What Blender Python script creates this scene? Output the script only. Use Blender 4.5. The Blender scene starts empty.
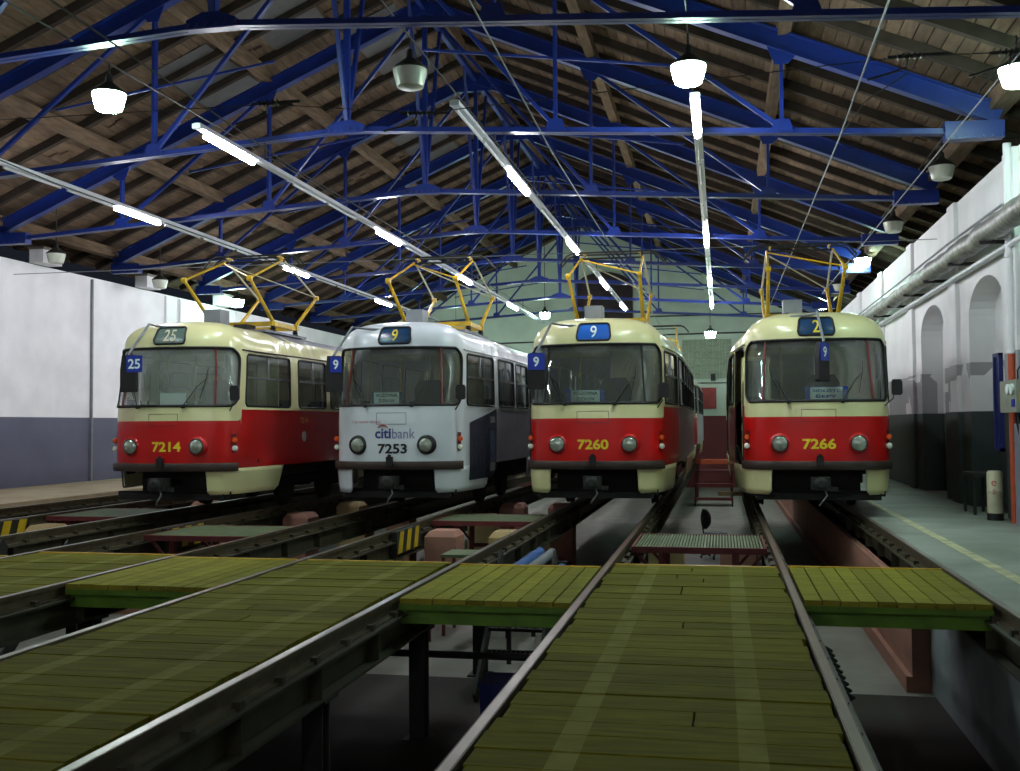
import bpy, bmesh, math, random
from mathutils import Vector, Matrix
from mathutils.geometry import delaunay_2d_cdt
R = math.radians
PI = math.pi
random.seed(7)
S = bpy.context.scene
COL = S.collection

# ------------------------------------------------------------------ camera, world, exposure
CAMH = 1.383
cam = bpy.data.cameras.new('camera'); co = bpy.data.objects.new('camera', cam); COL.objects.link(co)
cam.sensor_width = 36.0; cam.lens = 1060 / 1020 * 36.0; cam.clip_start = 0.05; cam.clip_end = 300
co.matrix_world = (Matrix.Translation((0, 0, CAMH)) @ Matrix.Rotation(0.1965, 4, 'Z')
                   @ Matrix.Rotation(PI / 2 + 0.0368, 4, 'X') @ Matrix.Rotation(-0.0065, 4, 'Z'))
S.camera = co
W = bpy.data.worlds.new('world'); S.world = W; W.use_nodes = True
W.node_tree.nodes['Background'].inputs[0].default_value = (0.45, 0.55, 0.8, 1)
W.node_tree.nodes['Background'].inputs[1].default_value = 0.006
S.view_settings.view_transform = 'Standard'; S.view_settings.look = 'None'
S.view_settings.gamma = 1; S.view_settings.exposure = 1.85; S.view_settings.use_curve_mapping = False
TUBE_E = 42.0     # fluorescent tube emission
BELL_E = 34.0     # mercury bell lamp emission

# ------------------------------------------------------------------ materials
def srgb(r, g, b):
    f = lambda c: (c / 255 / 12.92) if c / 255 <= .04045 else ((c / 255 + .055) / 1.055) ** 2.4
    return (f(r), f(g), f(b), 1)
def mat(name, col, rough=.6, metal=0, noise=.12, scale=6, col2=None, emit=0, spec=.5, island=0, stretch=(1, 1, 1), bump=0, coat=0):
    m = bpy.data.materials.new(name); m.use_nodes = True
    nt = m.node_tree; N = nt.nodes; L = nt.links; p = N['Principled BSDF']
    p.inputs['Roughness'].default_value = rough; p.inputs['Metallic'].default_value = metal
    p.inputs['Specular IOR Level'].default_value = spec
    if coat: p.inputs['Coat Weight'].default_value = coat; p.inputs['Coat Roughness'].default_value = .12
    tc = N.new('ShaderNodeTexCoord'); mp = N.new('ShaderNodeMapping'); mp.inputs['Scale'].default_value = stretch
    L.new(tc.outputs['Object'], mp.inputs['Vector'])
    nz = N.new('ShaderNodeTexNoise'); nz.inputs['Scale'].default_value = scale; nz.inputs['Detail'].default_value = 6
    L.new(mp.outputs[0], nz.inputs['Vector'])
    cr = N.new('ShaderNodeValToRGB'); cr.color_ramp.elements[0].position = .32; cr.color_ramp.elements[1].position = .68
    c2 = col2 or tuple(c * (1 - noise * 2) for c in col[:3]) + (1,)
    cr.color_ramp.elements[0].color = c2; cr.color_ramp.elements[1].color = col
    L.new(nz.outputs['Fac'], cr.inputs[0]); out = cr.outputs[0]
    if island:
        g = N.new('ShaderNodeNewGeometry'); mr = N.new('ShaderNodeMapRange')
        mr.inputs[3].default_value = 1 - island; mr.inputs[4].default_value = 1 + island
        L.new(g.outputs['Random Per Island'], mr.inputs[0])
        mx = N.new('ShaderNodeVectorMath'); mx.operation = 'SCALE'
        L.new(out, mx.inputs[0]); L.new(mr.outputs[0], mx.inputs['Scale']); out = mx.outputs[0]
    L.new(out, p.inputs['Base Color'])
    if bump:
        b = N.new('ShaderNodeBump'); b.inputs['Strength'].default_value = bump; b.inputs['Distance'].default_value = .01
        L.new(nz.outputs['Fac'], b.inputs['Height']); L.new(b.outputs[0], p.inputs['Normal'])
    if emit:
        p.inputs['Emission Color'].default_value = col; p.inputs['Emission Strength'].default_value = emit
    return m
def emat(name, col, e):
    m = bpy.data.materials.new(name); m.use_nodes = True; N = m.node_tree.nodes; L = m.node_tree.links
    N.clear(); o = N.new('ShaderNodeOutputMaterial'); x = N.new('ShaderNodeEmission')
    x.inputs[0].default_value = col; x.inputs[1].default_value = e; L.new(x.outputs[0], o.inputs[0]); return m
def glass(name, tint, refl=1.0, dust=.05):
    m = bpy.data.materials.new(name); m.use_nodes = True; N = m.node_tree.nodes; L = m.node_tree.links
    N.clear(); o = N.new('ShaderNodeOutputMaterial'); t = N.new('ShaderNodeBsdfTransparent'); t.inputs[0].default_value = tint
    g = N.new('ShaderNodeBsdfGlossy'); g.inputs['Roughness'].default_value = .03; g.inputs[0].default_value = (.95, .98, 1, 1)
    f = N.new('ShaderNodeFresnel'); f.inputs[0].default_value = 1.5
    mu = N.new('ShaderNodeMath'); mu.operation = 'MULTIPLY_ADD'; mu.inputs[1].default_value = refl; mu.inputs[2].default_value = .03
    x = N.new('ShaderNodeMixShader'); L.new(f.outputs[0], mu.inputs[0]); L.new(mu.outputs[0], x.inputs[0])
    d = N.new('ShaderNodeBsdfDiffuse'); d.inputs[0].default_value = (.62, .68, .62, 1); y = N.new('ShaderNodeMixShader'); y.inputs[0].default_value = dust
    L.new(t.outputs[0], y.inputs[1]); L.new(d.outputs[0], y.inputs[2]); L.new(y.outputs[0], x.inputs[1]); L.new(g.outputs[0], x.inputs[2]); L.new(x.outputs[0], o.inputs[0]); return m
M = {}
M['cream'] = mat('cream_paint', srgb(224, 220, 165), .28, noise=.04, scale=2, coat=.4)
M['red'] = mat('red_paint', srgb(205, 18, 16), .3, noise=.1, scale=2, coat=.4)
M['white'] = mat('white_body_paint', srgb(215, 222, 228), .3, noise=.04, scale=2, coat=.4)
M['silver'] = mat('grey_foil', srgb(165, 165, 175), .4, noise=.12, scale=2)
M['palefoil'] = mat('pale_foil', srgb(185, 185, 185), .4, noise=.1, scale=2)
M['roofgrey'] = mat('grey_roof', srgb(120, 122, 130), .5, noise=.1)
M['adblack'] = mat('dark_advert', srgb(22, 24, 32), .35, noise=.3, scale=9, col2=srgb(70, 75, 95))
M['adblue'] = mat('advert_blue', srgb(95, 110, 140), .4, noise=.2, scale=9)
M['black'] = mat('black_rubber', srgb(18, 18, 18), .55)
M['bumper'] = mat('bumper_brown', srgb(66, 52, 46), .5, noise=.2)
M['under'] = mat('undercarriage', srgb(30, 28, 26), .8, noise=.25)
M['glass'] = glass('window_glass', (.93, .97, .95, 1), 1.5, .09)
M['glassd'] = glass('dusty_glass', (.93, .97, .95, 1), 1.3, .27)
M['glasss'] = glass('side_glass', (.85, .9, .88, 1), 1.3)
M['lens'] = mat('headlamp_lens', srgb(190, 200, 185), .12, metal=.6, noise=.15, scale=40)
M['orange'] = mat('orange_lens', srgb(235, 90, 20), .3, noise=.05)
M['clear'] = mat('clear_lens', srgb(235, 235, 225), .2, noise=.05)
M['yellow'] = mat('yellow_paint', srgb(222, 180, 20), .4, noise=.15)
M['numyel'] = mat('number_yellow', srgb(232, 205, 40), .5, noise=.02)
M['blue_sign'] = mat('sign_blue', srgb(22, 50, 160), .4, noise=.05)
M['dest_blue'] = mat('destination_blue', srgb(45, 105, 200), .25, noise=.05)
M['dest_grey'] = mat('destination_grey', srgb(100, 120, 112), .25, noise=.08)
M['dest_dark'] = mat('destination_dark', srgb(38, 68, 105), .25, noise=.08)
M['paper'] = mat('white_card', srgb(225, 238, 235), .6, noise=.02)
M['ink'] = mat('dark_ink', srgb(25, 60, 55), .6, noise=.02)
M['inkblue'] = mat('blue_ink', srgb(30, 60, 150), .6, noise=.02)
M['grey'] = mat('grey_paint', srgb(130, 135, 140), .5, noise=.1)
M['chrome'] = mat('bare_metal', srgb(170, 170, 170), .3, metal=.9, noise=.1)
M['interior'] = mat('cab_interior', srgb(205, 198, 150), .6, noise=.1)
M['dash'] = mat('dashboard', srgb(150, 178, 185), .5, noise=.1)
M['seat'] = mat('dark_seat', srgb(45, 28, 26), .7, noise=.2)
M['maroon'] = mat('maroon_bar', srgb(120, 50, 48), .4)
M['steel'] = mat('blue_steel', srgb(20, 46, 124), .36, noise=.14, scale=3)
M['boards'] = mat('roof_boards', srgb(112, 92, 72), .85, noise=.22, scale=3, island=.28, stretch=(6, 1, 1))
M['timber'] = mat('old_timber', srgb(118, 97, 74), .85, noise=.25, scale=4, stretch=(3, .6, 3))
M['rafter'] = mat('dark_timber', srgb(62, 50, 40), .9, noise=.25, scale=4)
M['wallw'] = mat('white_plaster', srgb(232, 233, 236), .8, noise=.05, scale=1.2, bump=.15)
M['trough'] = mat('light_trough', srgb(205, 210, 215), .35, metal=.3, noise=.05)
M['tube'] = emat('lit_tube', (.93, .93, 1, 1), TUBE_E)
M['bell'] = emat('lit_bell', (.62, 1, .82, 1), BELL_E)
M['belloff'] = mat('unlit_bell', srgb(205, 212, 195), .3, noise=.05)
M['iron'] = mat('dark_iron', srgb(40, 42, 38), .6, noise=.2)
M['rail'] = mat('rail_steel', srgb(98, 88, 66), .5, metal=.3, noise=.2, scale=8)
M['railtop'] = mat('polished_rail', srgb(165, 160, 150), .32, metal=1, noise=.08)
M['girder'] = mat('girder_olive', srgb(64, 61, 40), .6, noise=.25)
M['deckgreen'] = mat('green_edge_paint', srgb(92, 135, 22), .6, noise=.2)
M['conc'] = mat('pit_concrete', srgb(140, 136, 128), .75, noise=.12, scale=2)
M['pink'] = mat('pink_concrete', srgb(172, 124, 106), .8, noise=.12, scale=3, stretch=(1, .4, 2))
M['tan'] = mat('tan_concrete', srgb(175, 150, 105), .8, noise=.15, scale=3)
M['redsteel'] = mat('red_oxide_steel', srgb(105, 36, 34), .6, noise=.2)
M['grate'] = mat('grating', srgb(105, 120, 85), .6, noise=.15)
M['bluepipe'] = mat('blue_pipe', srgb(70, 110, 175), .45, noise=.15)
M['bluedark'] = mat('blue_frame', srgb(30, 42, 110), .5)
M['orangepipe'] = mat('orange_pipe', srgb(190, 82, 45), .55, noise=.15)
M['foil'] = mat('insulation_foil', srgb(165, 165, 160), .42, metal=.5, noise=.3, scale=9, bump=.6)
M['hazy'] = mat('hazard_yellow', srgb(215, 180, 20), .5)
M['cab'] = mat('control_box', srgb(150, 155, 140), .5)
M['barrel'] = mat('cream_barrel', srgb(210, 205, 175), .5, noise=.1)
M['greybox'] = mat('grey_cabinet', srgb(135, 140, 155), .5)
M['nearwall'] = mat('near_pit_concrete', srgb(150, 158, 160), .8, noise=.2, scale=2)
M['brickdark'] = mat('dark_window', srgb(62, 42, 48), .6, noise=.2)
M['glassblock'] = mat('glass_block', srgb(165, 180, 150), .4, noise=.2, scale=14)
M['sheet'] = mat('grey_sheet', srgb(98, 98, 98), .7, noise=.1)
M['citiblue'] = mat('logo_blue', srgb(40, 60, 130), .5, noise=.02)
M['citigrey'] = mat('logo_grey', srgb(120, 125, 170), .5, noise=.02)
M['cream_s'] = mat('seat_frame', srgb(190, 170, 70), .5)

def zonemat(name, lo, hi, zs, axis=2, patches=False):
    """two paint colours meeting at a painted line at height zs (real dado paint)"""
    m = bpy.data.materials.new(name); m.use_nodes = True; N = m.node_tree.nodes; L = m.node_tree.links
    p = N['Principled BSDF']; p.inputs['Roughness'].default_value = .7
    tc = N.new('ShaderNodeTexCoord'); sp = N.new('ShaderNodeSeparateXYZ'); L.new(tc.outputs['Object'], sp.inputs[0])
    gt = N.new('ShaderNodeMath'); gt.operation = 'GREATER_THAN'; gt.inputs[1].default_value = zs; L.new(sp.outputs[axis], gt.inputs[0])
    nz = N.new('ShaderNodeTexNoise'); nz.inputs['Scale'].default_value = 1.3; nz.inputs['Detail'].default_value = 8; L.new(tc.outputs['Object'], nz.inputs['Vector'])
    mr = N.new('ShaderNodeMapRange'); mr.inputs[1].default_value = .3; mr.inputs[2].default_value = .7; mr.inputs[3].default_value = .88; mr.inputs[4].default_value = 1.03
    L.new(nz.outputs[0], mr.inputs[0])
    mx = N.new('ShaderNodeMix'); mx.data_type = 'RGBA'; L.new(gt.outputs[0], mx.inputs[0])
    mx.inputs[6].default_value = lo; mx.inputs[7].default_value = hi
    out = mx.outputs[2]
    if patches:   # bare grey primer squares just above the dado
        vo = N.new('ShaderNodeTexVoronoi'); vo.distance = 'CHEBYCHEV'; vo.inputs['Scale'].default_value = .9; L.new(tc.outputs['Object'], vo.inputs['Vector'])
        sz = N.new('ShaderNodeSeparateXYZ'); L.new(vo.outputs['Color'], sz.inputs[0])
        a = N.new('ShaderNodeMath'); a.operation = 'GREATER_THAN'; a.inputs[1].default_value = .45; L.new(sz.outputs[0], a.inputs[0])
        b = N.new('ShaderNodeMath'); b.operation = 'LESS_THAN'; b.inputs[1].default_value = 2.35; L.new(sp.outputs[2], b.inputs[0])
        c = N.new('ShaderNodeMath'); c.operation = 'MULTIPLY'; L.new(a.outputs[0], c.inputs[0]); L.new(b.outputs[0], c.inputs[1])
        d = N.new('ShaderNodeMath'); d.operation = 'MULTIPLY'; L.new(c.outputs[0], d.inputs[0]); L.new(gt.outputs[0], d.inputs[1])
        m2 = N.new('ShaderNodeMix'); m2.data_type = 'RGBA'; L.new(d.outputs[0], m2.inputs[0]); L.new(out, m2.inputs[6])
        m2.inputs[7].default_value = srgb(165, 165, 168); out = m2.outputs[2]
    vm = N.new('ShaderNodeVectorMath'); vm.operation = 'SCALE'; L.new(out, vm.inputs[0]); L.new(mr.outputs[0], vm.inputs['Scale'])
    L.new(vm.outputs[0], p.inputs['Base Color']); return m
M['wall_l'] = zonemat('left_wall_paint', srgb(92, 94, 114), srgb(240, 240, 243), 1.62)
M['wall_r'] = zonemat('right_wall_paint', srgb(58, 70, 68), srgb(230, 231, 232), 1.55, patches=True)
M['wall_e'] = zonemat('end_wall_paint', srgb(120, 50, 55), srgb(215, 228, 212), 1.7)

def deckmat(name, xs, base, stripe, w=.06, side=1):
    m = mat(name, base, .85, spec=.12, noise=.2, scale=5, island=.16, stretch=(.5, 4, 1), bump=.3)
    nt = m.node_tree; N = nt.nodes; L = nt.links; p = N['Principled BSDF']
    src = p.inputs['Base Color'].links[0].from_socket
    tc = N.new('ShaderNodeTexCoord'); sp = N.new('ShaderNodeSeparateXYZ'); L.new(tc.outputs['Object'], sp.inputs[0])
    acc = None
    for x in xs:
        a = N.new('ShaderNodeMath'); a.operation = 'COMPARE'; a.inputs[1].default_value = x; a.inputs[2].default_value = w
        L.new(sp.outputs[0], a.inputs[0])
        if acc is None: acc = a.outputs[0]
        else:
            b = N.new('ShaderNodeMath'); b.operation = 'MAXIMUM'; L.new(acc, b.inputs[0]); L.new(a.outputs[0], b.inputs[1]); acc = b.outputs[0]
    if acc is not None:
        nz = N.new('ShaderNodeTexNoise'); nz.inputs['Scale'].default_value = 4; nz.inputs['Detail'].default_value = 8
        L.new(tc.outputs['Object'], nz.inputs['Vector'])
        mr = N.new('ShaderNodeMapRange'); mr.inputs[1].default_value = .35; mr.inputs[2].default_value = .6; mr.inputs[3].default_value = .25; mr.inputs[4].default_value = .8
        L.new(nz.outputs[0], mr.inputs[0])
        mu = N.new('ShaderNodeMath'); mu.operation = 'MULTIPLY'; L.new(acc, mu.inputs[0]); L.new(mr.outputs[0], mu.inputs[1])
        mx = N.new('ShaderNodeMix'); mx.data_type = 'RGBA'; L.new(mu.outputs[0], mx.inputs[0]); L.new(src, mx.inputs[6]); mx.inputs[7].default_value = stripe
        L.new(mx.outputs[2], p.inputs['Base Color'])
    return m
DECK = srgb(112, 110, 15); STRIPE = srgb(128, 128, 62)

# ------------------------------------------------------------------ mesh builder
class MB:
    def __init__(s): s.v = []; s.f = []; s.mi = []
    def add(s, vs, fs, mi=0):
        n = len(s.v); s.v += [tuple(v) for v in vs]; s.f += [tuple(i + n for i in f) for f in fs]; s.mi += [mi] * len(fs); return s
    def box(s, a, b, mi=0):
        x0, y0, z0 = [min(a[i], b[i]) for i in range(3)]; x1, y1, z1 = [max(a[i], b[i]) for i in range(3)]
        return s.add([(x0, y0, z0), (x1, y0, z0), (x1, y1, z0), (x0, y1, z0), (x0, y0, z1), (x1, y0, z1), (x1, y1, z1), (x0, y1, z1)],
                     [(0, 3, 2, 1), (4, 5, 6, 7), (0, 1, 5, 4), (1, 2, 6, 5), (2, 3, 7, 6), (3, 0, 4, 7)], mi)
    def bar(s, p, q, w, h, up=(0, 0, 1), off=(0, 0), mi=0):
        p = Vector(p); q = Vector(q); d = (q - p).normalized(); u = Vector(up)
        sd = d.cross(u)
        if sd.length < 1e-4: sd = d.cross(Vector((0, 1, 0)))
        sd.normalize(); u = sd.cross(d)
        o = sd * off[0] + u * off[1]
        c = [sd * (-w / 2) + u * (-h / 2), sd * (w / 2) + u * (-h / 2), sd * (w / 2) + u * (h / 2), sd * (-w / 2) + u * (h / 2)]
        return s.add([p + o + k for k in c] + [q + o + k for k in c], [(3, 2, 1, 0), (4, 5, 6, 7), (0, 1, 5, 4), (1, 2, 6, 5), (2, 3, 7, 6), (3, 0, 4, 7)], mi)
    def tube(s, pts, r, n=10, mi=0, caps=True, closed=False):
        pts = [Vector(p) for p in pts]; k = len(pts); rs = r if isinstance(r, (list, tuple)) else [r] * k
        base = len(s.v); prev = None
        for i, p in enumerate(pts):
            if closed: d = (pts[(i + 1) % k] - pts[i - 1]).normalized()
            else: d = (pts[min(i + 1, k - 1)] - pts[max(i - 1, 0)]).normalized()
            if prev is None:
                a = Vector((0, 0, 1)) if abs(d.z) < .9 else Vector((1, 0, 0)); u = d.cross(a).normalized()
            else: u = (prev - d * prev.dot(d)).normalized()
            prev = u; w = d.cross(u)
            for j in range(n):
                t = 2 * PI * j / n; s.v.append(tuple(p + (u * math.cos(t) + w * math.sin(t)) * rs[i]))
        for i in range(k if closed else k - 1):
            a0 = base + i * n; b0 = base + ((i + 1) % k) * n
            for j in range(n):
                s.f.append((a0 + j, a0 + (j + 1) % n, b0 + (j + 1) % n, b0 + j)); s.mi.append(mi)
        if caps and not closed:
            s.f.append(tuple(base + j for j in range(n))[::-1]); s.mi.append(mi)
            s.f.append(tuple(base + (k - 1) * n + j for j in range(n))); s.mi.append(mi)
        return s
    def lathe(s, c, prof, n=24, axis='z', mi=0):
        c = Vector(c); base = len(s.v)
        for r, h in prof:
            for j in range(n):
                t = 2 * PI * j / n; a, b = r * math.cos(t), r * math.sin(t)
                o = {'z': (a, b, h), 'y': (a, h, b), 'x': (h, a, b)}[axis]
                s.v.append(tuple(c + Vector(o)))
        for i in range(len(prof) - 1):
            for j in range(n):
                s.f.append((base + i * n + j, base + i * n + (j + 1) % n, base + (i + 1) * n + (j + 1) % n, base + (i + 1) * n + j)); s.mi.append(mi)
        if prof[0][0] > 1e-4: s.f.append(tuple(base + j for j in range(n))[::-1]); s.mi.append(mi)
        if prof[-1][0] > 1e-4: s.f.append(tuple(base + (len(prof) - 1) * n + j for j in range(n))); s.mi.append(mi)
        return s
    def prism(s, poly, fn, mi=0):
        """poly 2D list; fn(p2, k) gives 3D for k=0,1"""
        n = len(poly); vs = [fn(p, 0) for p in poly] + [fn(p, 1) for p in poly]
        return s.add(vs, [tuple(range(n))[::-1], tuple(range(n, 2 * n))] + [(i, (i + 1) % n, n + (i + 1) % n, n + i) for i in range(n)], mi)
    def build(s, name, m, parent=None, smooth=False, loc=None):
        me = bpy.data.meshes.new(name); me.from_pydata(s.v, [], s.f)
        for x in (m if isinstance(m, (list, tuple)) else [m]): me.materials.append(x)
        if isinstance(m, (list, tuple)): me.polygons.foreach_set('material_index', s.mi)
        bm = bmesh.new(); bm.from_mesh(me); bmesh.ops.recalc_face_normals(bm, faces=bm.faces); bm.to_mesh(me); bm.free()
        if smooth:
            me.polygons.foreach_set('use_smooth', [True] * len(me.polygons))
            try: me.set_sharp_from_angle(angle=R(40))
            except Exception: pass
        me.update(); o = bpy.data.objects.new(name, me); COL.objects.link(o)
        if parent is not None: o.parent = parent
        if loc: o.location = loc
        return o
def tag(o, label, cat, group=None):
    o['label'] = label; o['category'] = cat
    if group: o['group'] = group
    return o
def thing(name, label, cat, loc=(0, 0, 0), rotz=0, group=None):
    o = bpy.data.objects.new(name, None); COL.objects.link(o); o.location = loc; o.rotation_euler = (0, 0, rotz)
    o.empty_display_size = .1
    return tag(o, label, cat, group)
def struct(o, label=None):
    o['kind'] = 'structure'
    if label: o['label'] = label; 
    return o
def copy_tree(o, parent=None):
    c = o.copy(); COL.objects.link(c)
    if parent is not None: c.parent = parent
    for ch in list(o.children): copy_tree(ch, c)
    return c
def text_mesh(txt, size, bold=0.0, spacing=1.0, width=None):
    """2D text triangulated; returns verts (x,y), faces, centred"""
    cu = bpy.data.curves.new('t', 'FONT'); cu.body = txt; cu.size = size; cu.align_x = 'CENTER'; cu.align_y = 'CENTER'
    cu.offset = bold; cu.space_character = spacing; cu.resolution_u = 4
    o = bpy.data.objects.new('t', cu); COL.objects.link(o)
    dg = bpy.context.evaluated_depsgraph_get(); dg.update()
    me = bpy.data.meshes.new_from_object(o.evaluated_get(dg))
    vs = [tuple(v.co)[:2] for v in me.vertices]; fs = [tuple(p.vertices) for p in me.polygons]
    bpy.data.objects.remove(o); bpy.data.meshes.remove(me); bpy.data.curves.remove(cu)
    if not vs: return [], []
    x0 = min(v[0] for v in vs); x1 = max(v[0] for v in vs); y0 = min(v[1] for v in vs); y1 = max(v[1] for v in vs)
    k = (width / (x1 - x0)) if width else 1
    return [((v[0] - (x0 + x1) / 2) * k, (v[1] - (y0 + y1) / 2)) for v in vs], fs
def text_on(name, txt, size, fn, m, parent, bold=0.0, width=None, height=None, spacing=1.0):
    vs, fs = text_mesh(txt, size, bold, spacing, width)
    if height and vs:
        h = max(v[1] for v in vs) - min(v[1] for v in vs); vs = [(a, b * height / h) for a, b in vs]
    return MB().add([fn(a, b) for a, b in vs], fs).build(name, m, parent)

# ------------------------------------------------------------------ layout constants
G = 1.435
TRK = {0: -11.4, 1: -8.3, 2: -5.04, 3: -1.866, 4: 1.312}
PITZ = -1.35
XC = -5.6
TY = [6.6 + 4.4 * i for i in range(9)]
def zl(x): return 5.40 + (9.4 - abs(x - XC)) * .43       # underside of the steel rafter
def zchord(x): return 5.95 - abs(x - XC) * .065

# ------------------------------------------------------------------ setting: walls, floors
YE = 46.0
struct(MB().box((-16.4, -9, PITZ - .2), (5.0, YE + .6, PITZ)).build('floor', M['conc']), 'light grey concrete floor of the pits')
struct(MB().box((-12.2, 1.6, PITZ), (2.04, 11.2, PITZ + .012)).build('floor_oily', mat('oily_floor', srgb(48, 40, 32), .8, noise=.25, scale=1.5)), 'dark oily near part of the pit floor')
struct(MB().box((2.09, -8.5, PITZ), (4.6, YE, .0)).build('platform_right', mat('platform_right', srgb(150, 158, 150), .55, noise=.16, scale=1.2, col2=srgb(118, 128, 112))), 'grey green concrete platform along the right wall')
MBs = MB().box((2.46, 6, .0005), (2.58, 20, .004)); struct(MBs.build('platform_line', mat('worn_line', srgb(205, 205, 160), .6, noise=.25, scale=4)), 'worn pale safety line on the right platform')
struct(MB().box((-16.2, -8.5, PITZ), (2.09, 1.6, -.06)).build('platform_front', M['conc']), 'concrete floor at the door end of the hall')
struct(MB().box((-16.2, -9, -1.4), (4.6, -8.5, 5.2)).prism([(-16.2, 5.2), (4.6, 5.2), (XC, 10.2)], lambda p, k: (p[0], -9 + .5 * k, p[1])).build('wall_front', M['wall_l']), 'white door end wall behind the camera')
struct(MB().box((-16.2, 2.0, PITZ), (-12.28, YE, .06)).build('platform_left', mat('platform_left', srgb(176, 160, 128), .7, noise=.14, scale=1.2)), 'tan concrete platform along the left wall')
# right pit side: pink wall from Y=11.4, set-back concrete before it
struct(MB().box((1.86, 11.4, PITZ), (2.09, YE, -.36)).box((1.80, 11.4, PITZ), (1.86, YE, PITZ + .16)).build('wall_pit_right', M['pink']), 'pink painted side wall of the rightmost pit')
struct(MB().box((2.04, 2.0, PITZ), (2.09, 11.4, -.36)).build('wall_pit_near', M['nearwall']), 'grey concrete pit wall below the near right rail')
# left wall
struct(MB().box((-15.9, -8.5, 0), (-15.3, YE, 5.1)).build('wall_left', M['wall_l']), 'white left wall over a grey dado')
# right wall with arched niches
def right_wall():
    b = MB()
    X0, X1 = 4.0, 4.6
    niches = [(16.3, 18.45), (20.45, 22.7)]
    y = -8.5
    for a, c in niches:
        b.box((X0, y, 0), (X1, a, 5.12))
        # arch head
        n = 14; cy = (a + c) / 2; r = (c - a) / 2; zs = 3.1; hh = .52
        for i in range(n):
            t0, t1 = PI - PI * i / n, PI - PI * (i + 1) / n
            y0, z0 = cy + r * math.cos(t0), zs + hh * math.sin(t0); y1, z1 = cy + r * math.cos(t1), zs + hh * math.sin(t1)
            b.add([(X0, y0, z0), (X0, y1, z1), (X0, y1, 5.12), (X0, y0, 5.12), (X0 + .4, y0, z0), (X0 + .4, y1, z1)],
                  [(0, 1, 2, 3), (0, 4, 5, 1)])
        b.box((X0 + .4, a, 0), (X1, c, 5.12))
        b.add([(X0, a, 5.12), (X0, c, 5.12), (X0 + .45, c, 5.12), (X0 + .45, a, 5.12)], [(0, 1, 2, 3)])
        y = c
    b.box((X0, y, 0), (X1, YE, 5.12))
    return b
struct(right_wall().build('wall_right', M['wall_r']), 'white right wall with arched niches over a dark green dado')
for i, yy in enumerate((15.35, 19.1, 23.3, 27.5, 31.7)):
    struct(MB().box((3.93, yy, 0), (4.0, yy + .55, 5.12)).build('pilaster', M['wall_r']))
struct(MB().box((-16.2, YE, -1.4), (4.6, YE + .5, 5.2)).prism([(-16.2, 5.2), (4.6, 5.2), (XC, 10.2)], lambda p, k: (p[0], YE + .5 * k, p[1])).build('wall_end', M['wall_e']), 'pale green end wall with gable')
# roof ------------------------------------------------------------
def ztop(x): return zl(x) + .28
def roof_boards(side):
    b = MB(); n = 58; YR = -8.5
    x_out = XC + side * 10.6
    for i in range(n):
        a = XC + side * 10.6 * i / n; c = XC + side * (10.6 * (i + 1) / n - .016)
        za, zc = ztop(a) + .40, ztop(c) + .40
        nseg = 6
        for k in range(nseg):
            y0 = YR + (YE - YR) * k / nseg + (random.uniform(-.5, .5) if k else 0)
            y1 = YR + (YE - YR) * (k + 1) / nseg - .015
            b.add([(a, y0, za), (c, y0, zc), (c, y1, zc), (a, y1, za), (a, y0, za + .03), (c, y0, zc + .03), (c, y1, zc + .03), (a, y1, za + .03)],
                  [(0, 3, 2, 1), (4, 5, 6, 7), (0, 1, 5, 4), (1, 2, 6, 5), (2, 3, 7, 6), (3, 0, 4, 7)])
    b.add([(XC, YR, ztop(XC) + .45), (x_out, YR, ztop(x_out) + .45), (x_out, YE, ztop(x_out) + .45), (XC, YE, ztop(XC) + .45)], [(0, 1, 2, 3)])
    return b
struct(roof_boards(-1).build('ceiling', M['boards']), 'left slope of brown boarding under the roof')
struct(roof_boards(1).build('ceiling', M['boards']), 'right slope of brown boarding under the roof')
for side in (-1, 1):
    k = 0; y = -8.0
    while y < YE - .3:
        xa, xb = XC, XC + side * 10.4
        b = MB().bar((xa, y, ztop(xa) + .31), (xb, y, ztop(xb) + .31), .11, .15)
        struct(b.build('timber_rafter', M['rafter'])); y += 1.1
for x in (-12.1, -8.87, -5.6, -2.33, .95):
    struct(MB().box((x - .09, -8.5, ztop(x) + .0), (x + .09, YE, ztop(x) + .235)).build('purlin', M['timber']))
for x in (-15.0, 3.8):
    struct(MB().box((x - .13, -8.5, ztop(x) - .03), (x + .13, YE, ztop(x) + .2)).build('wall_plate', M['timber']))
for x, y0, y1 in ((-8.55, 17.6, 19.6), (-7.4, 20, 24), (-8.4, 26, 30), (-10.4, 18, 21)):   # pale sheets nailed below the boards
    za, zb = ztop(x) + .38, ztop(x + 1.1) + .38
    struct(MB().add([(x, y0, za), (x + 1.1, y0, zb), (x + 1.1, y1, zb), (x, y1, za), (x, y0, za - .012), (x + 1.1, y0, zb - .012), (x + 1.1, y1, zb - .012), (x, y1, za - .012)],
                    [(0, 3, 2, 1), (4, 5, 6, 7), (0, 1, 5, 4), (1, 2, 6, 5), (2, 3, 7, 6), (3, 0, 4, 7)]).build('ceiling_sheet', M['sheet']))

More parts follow.
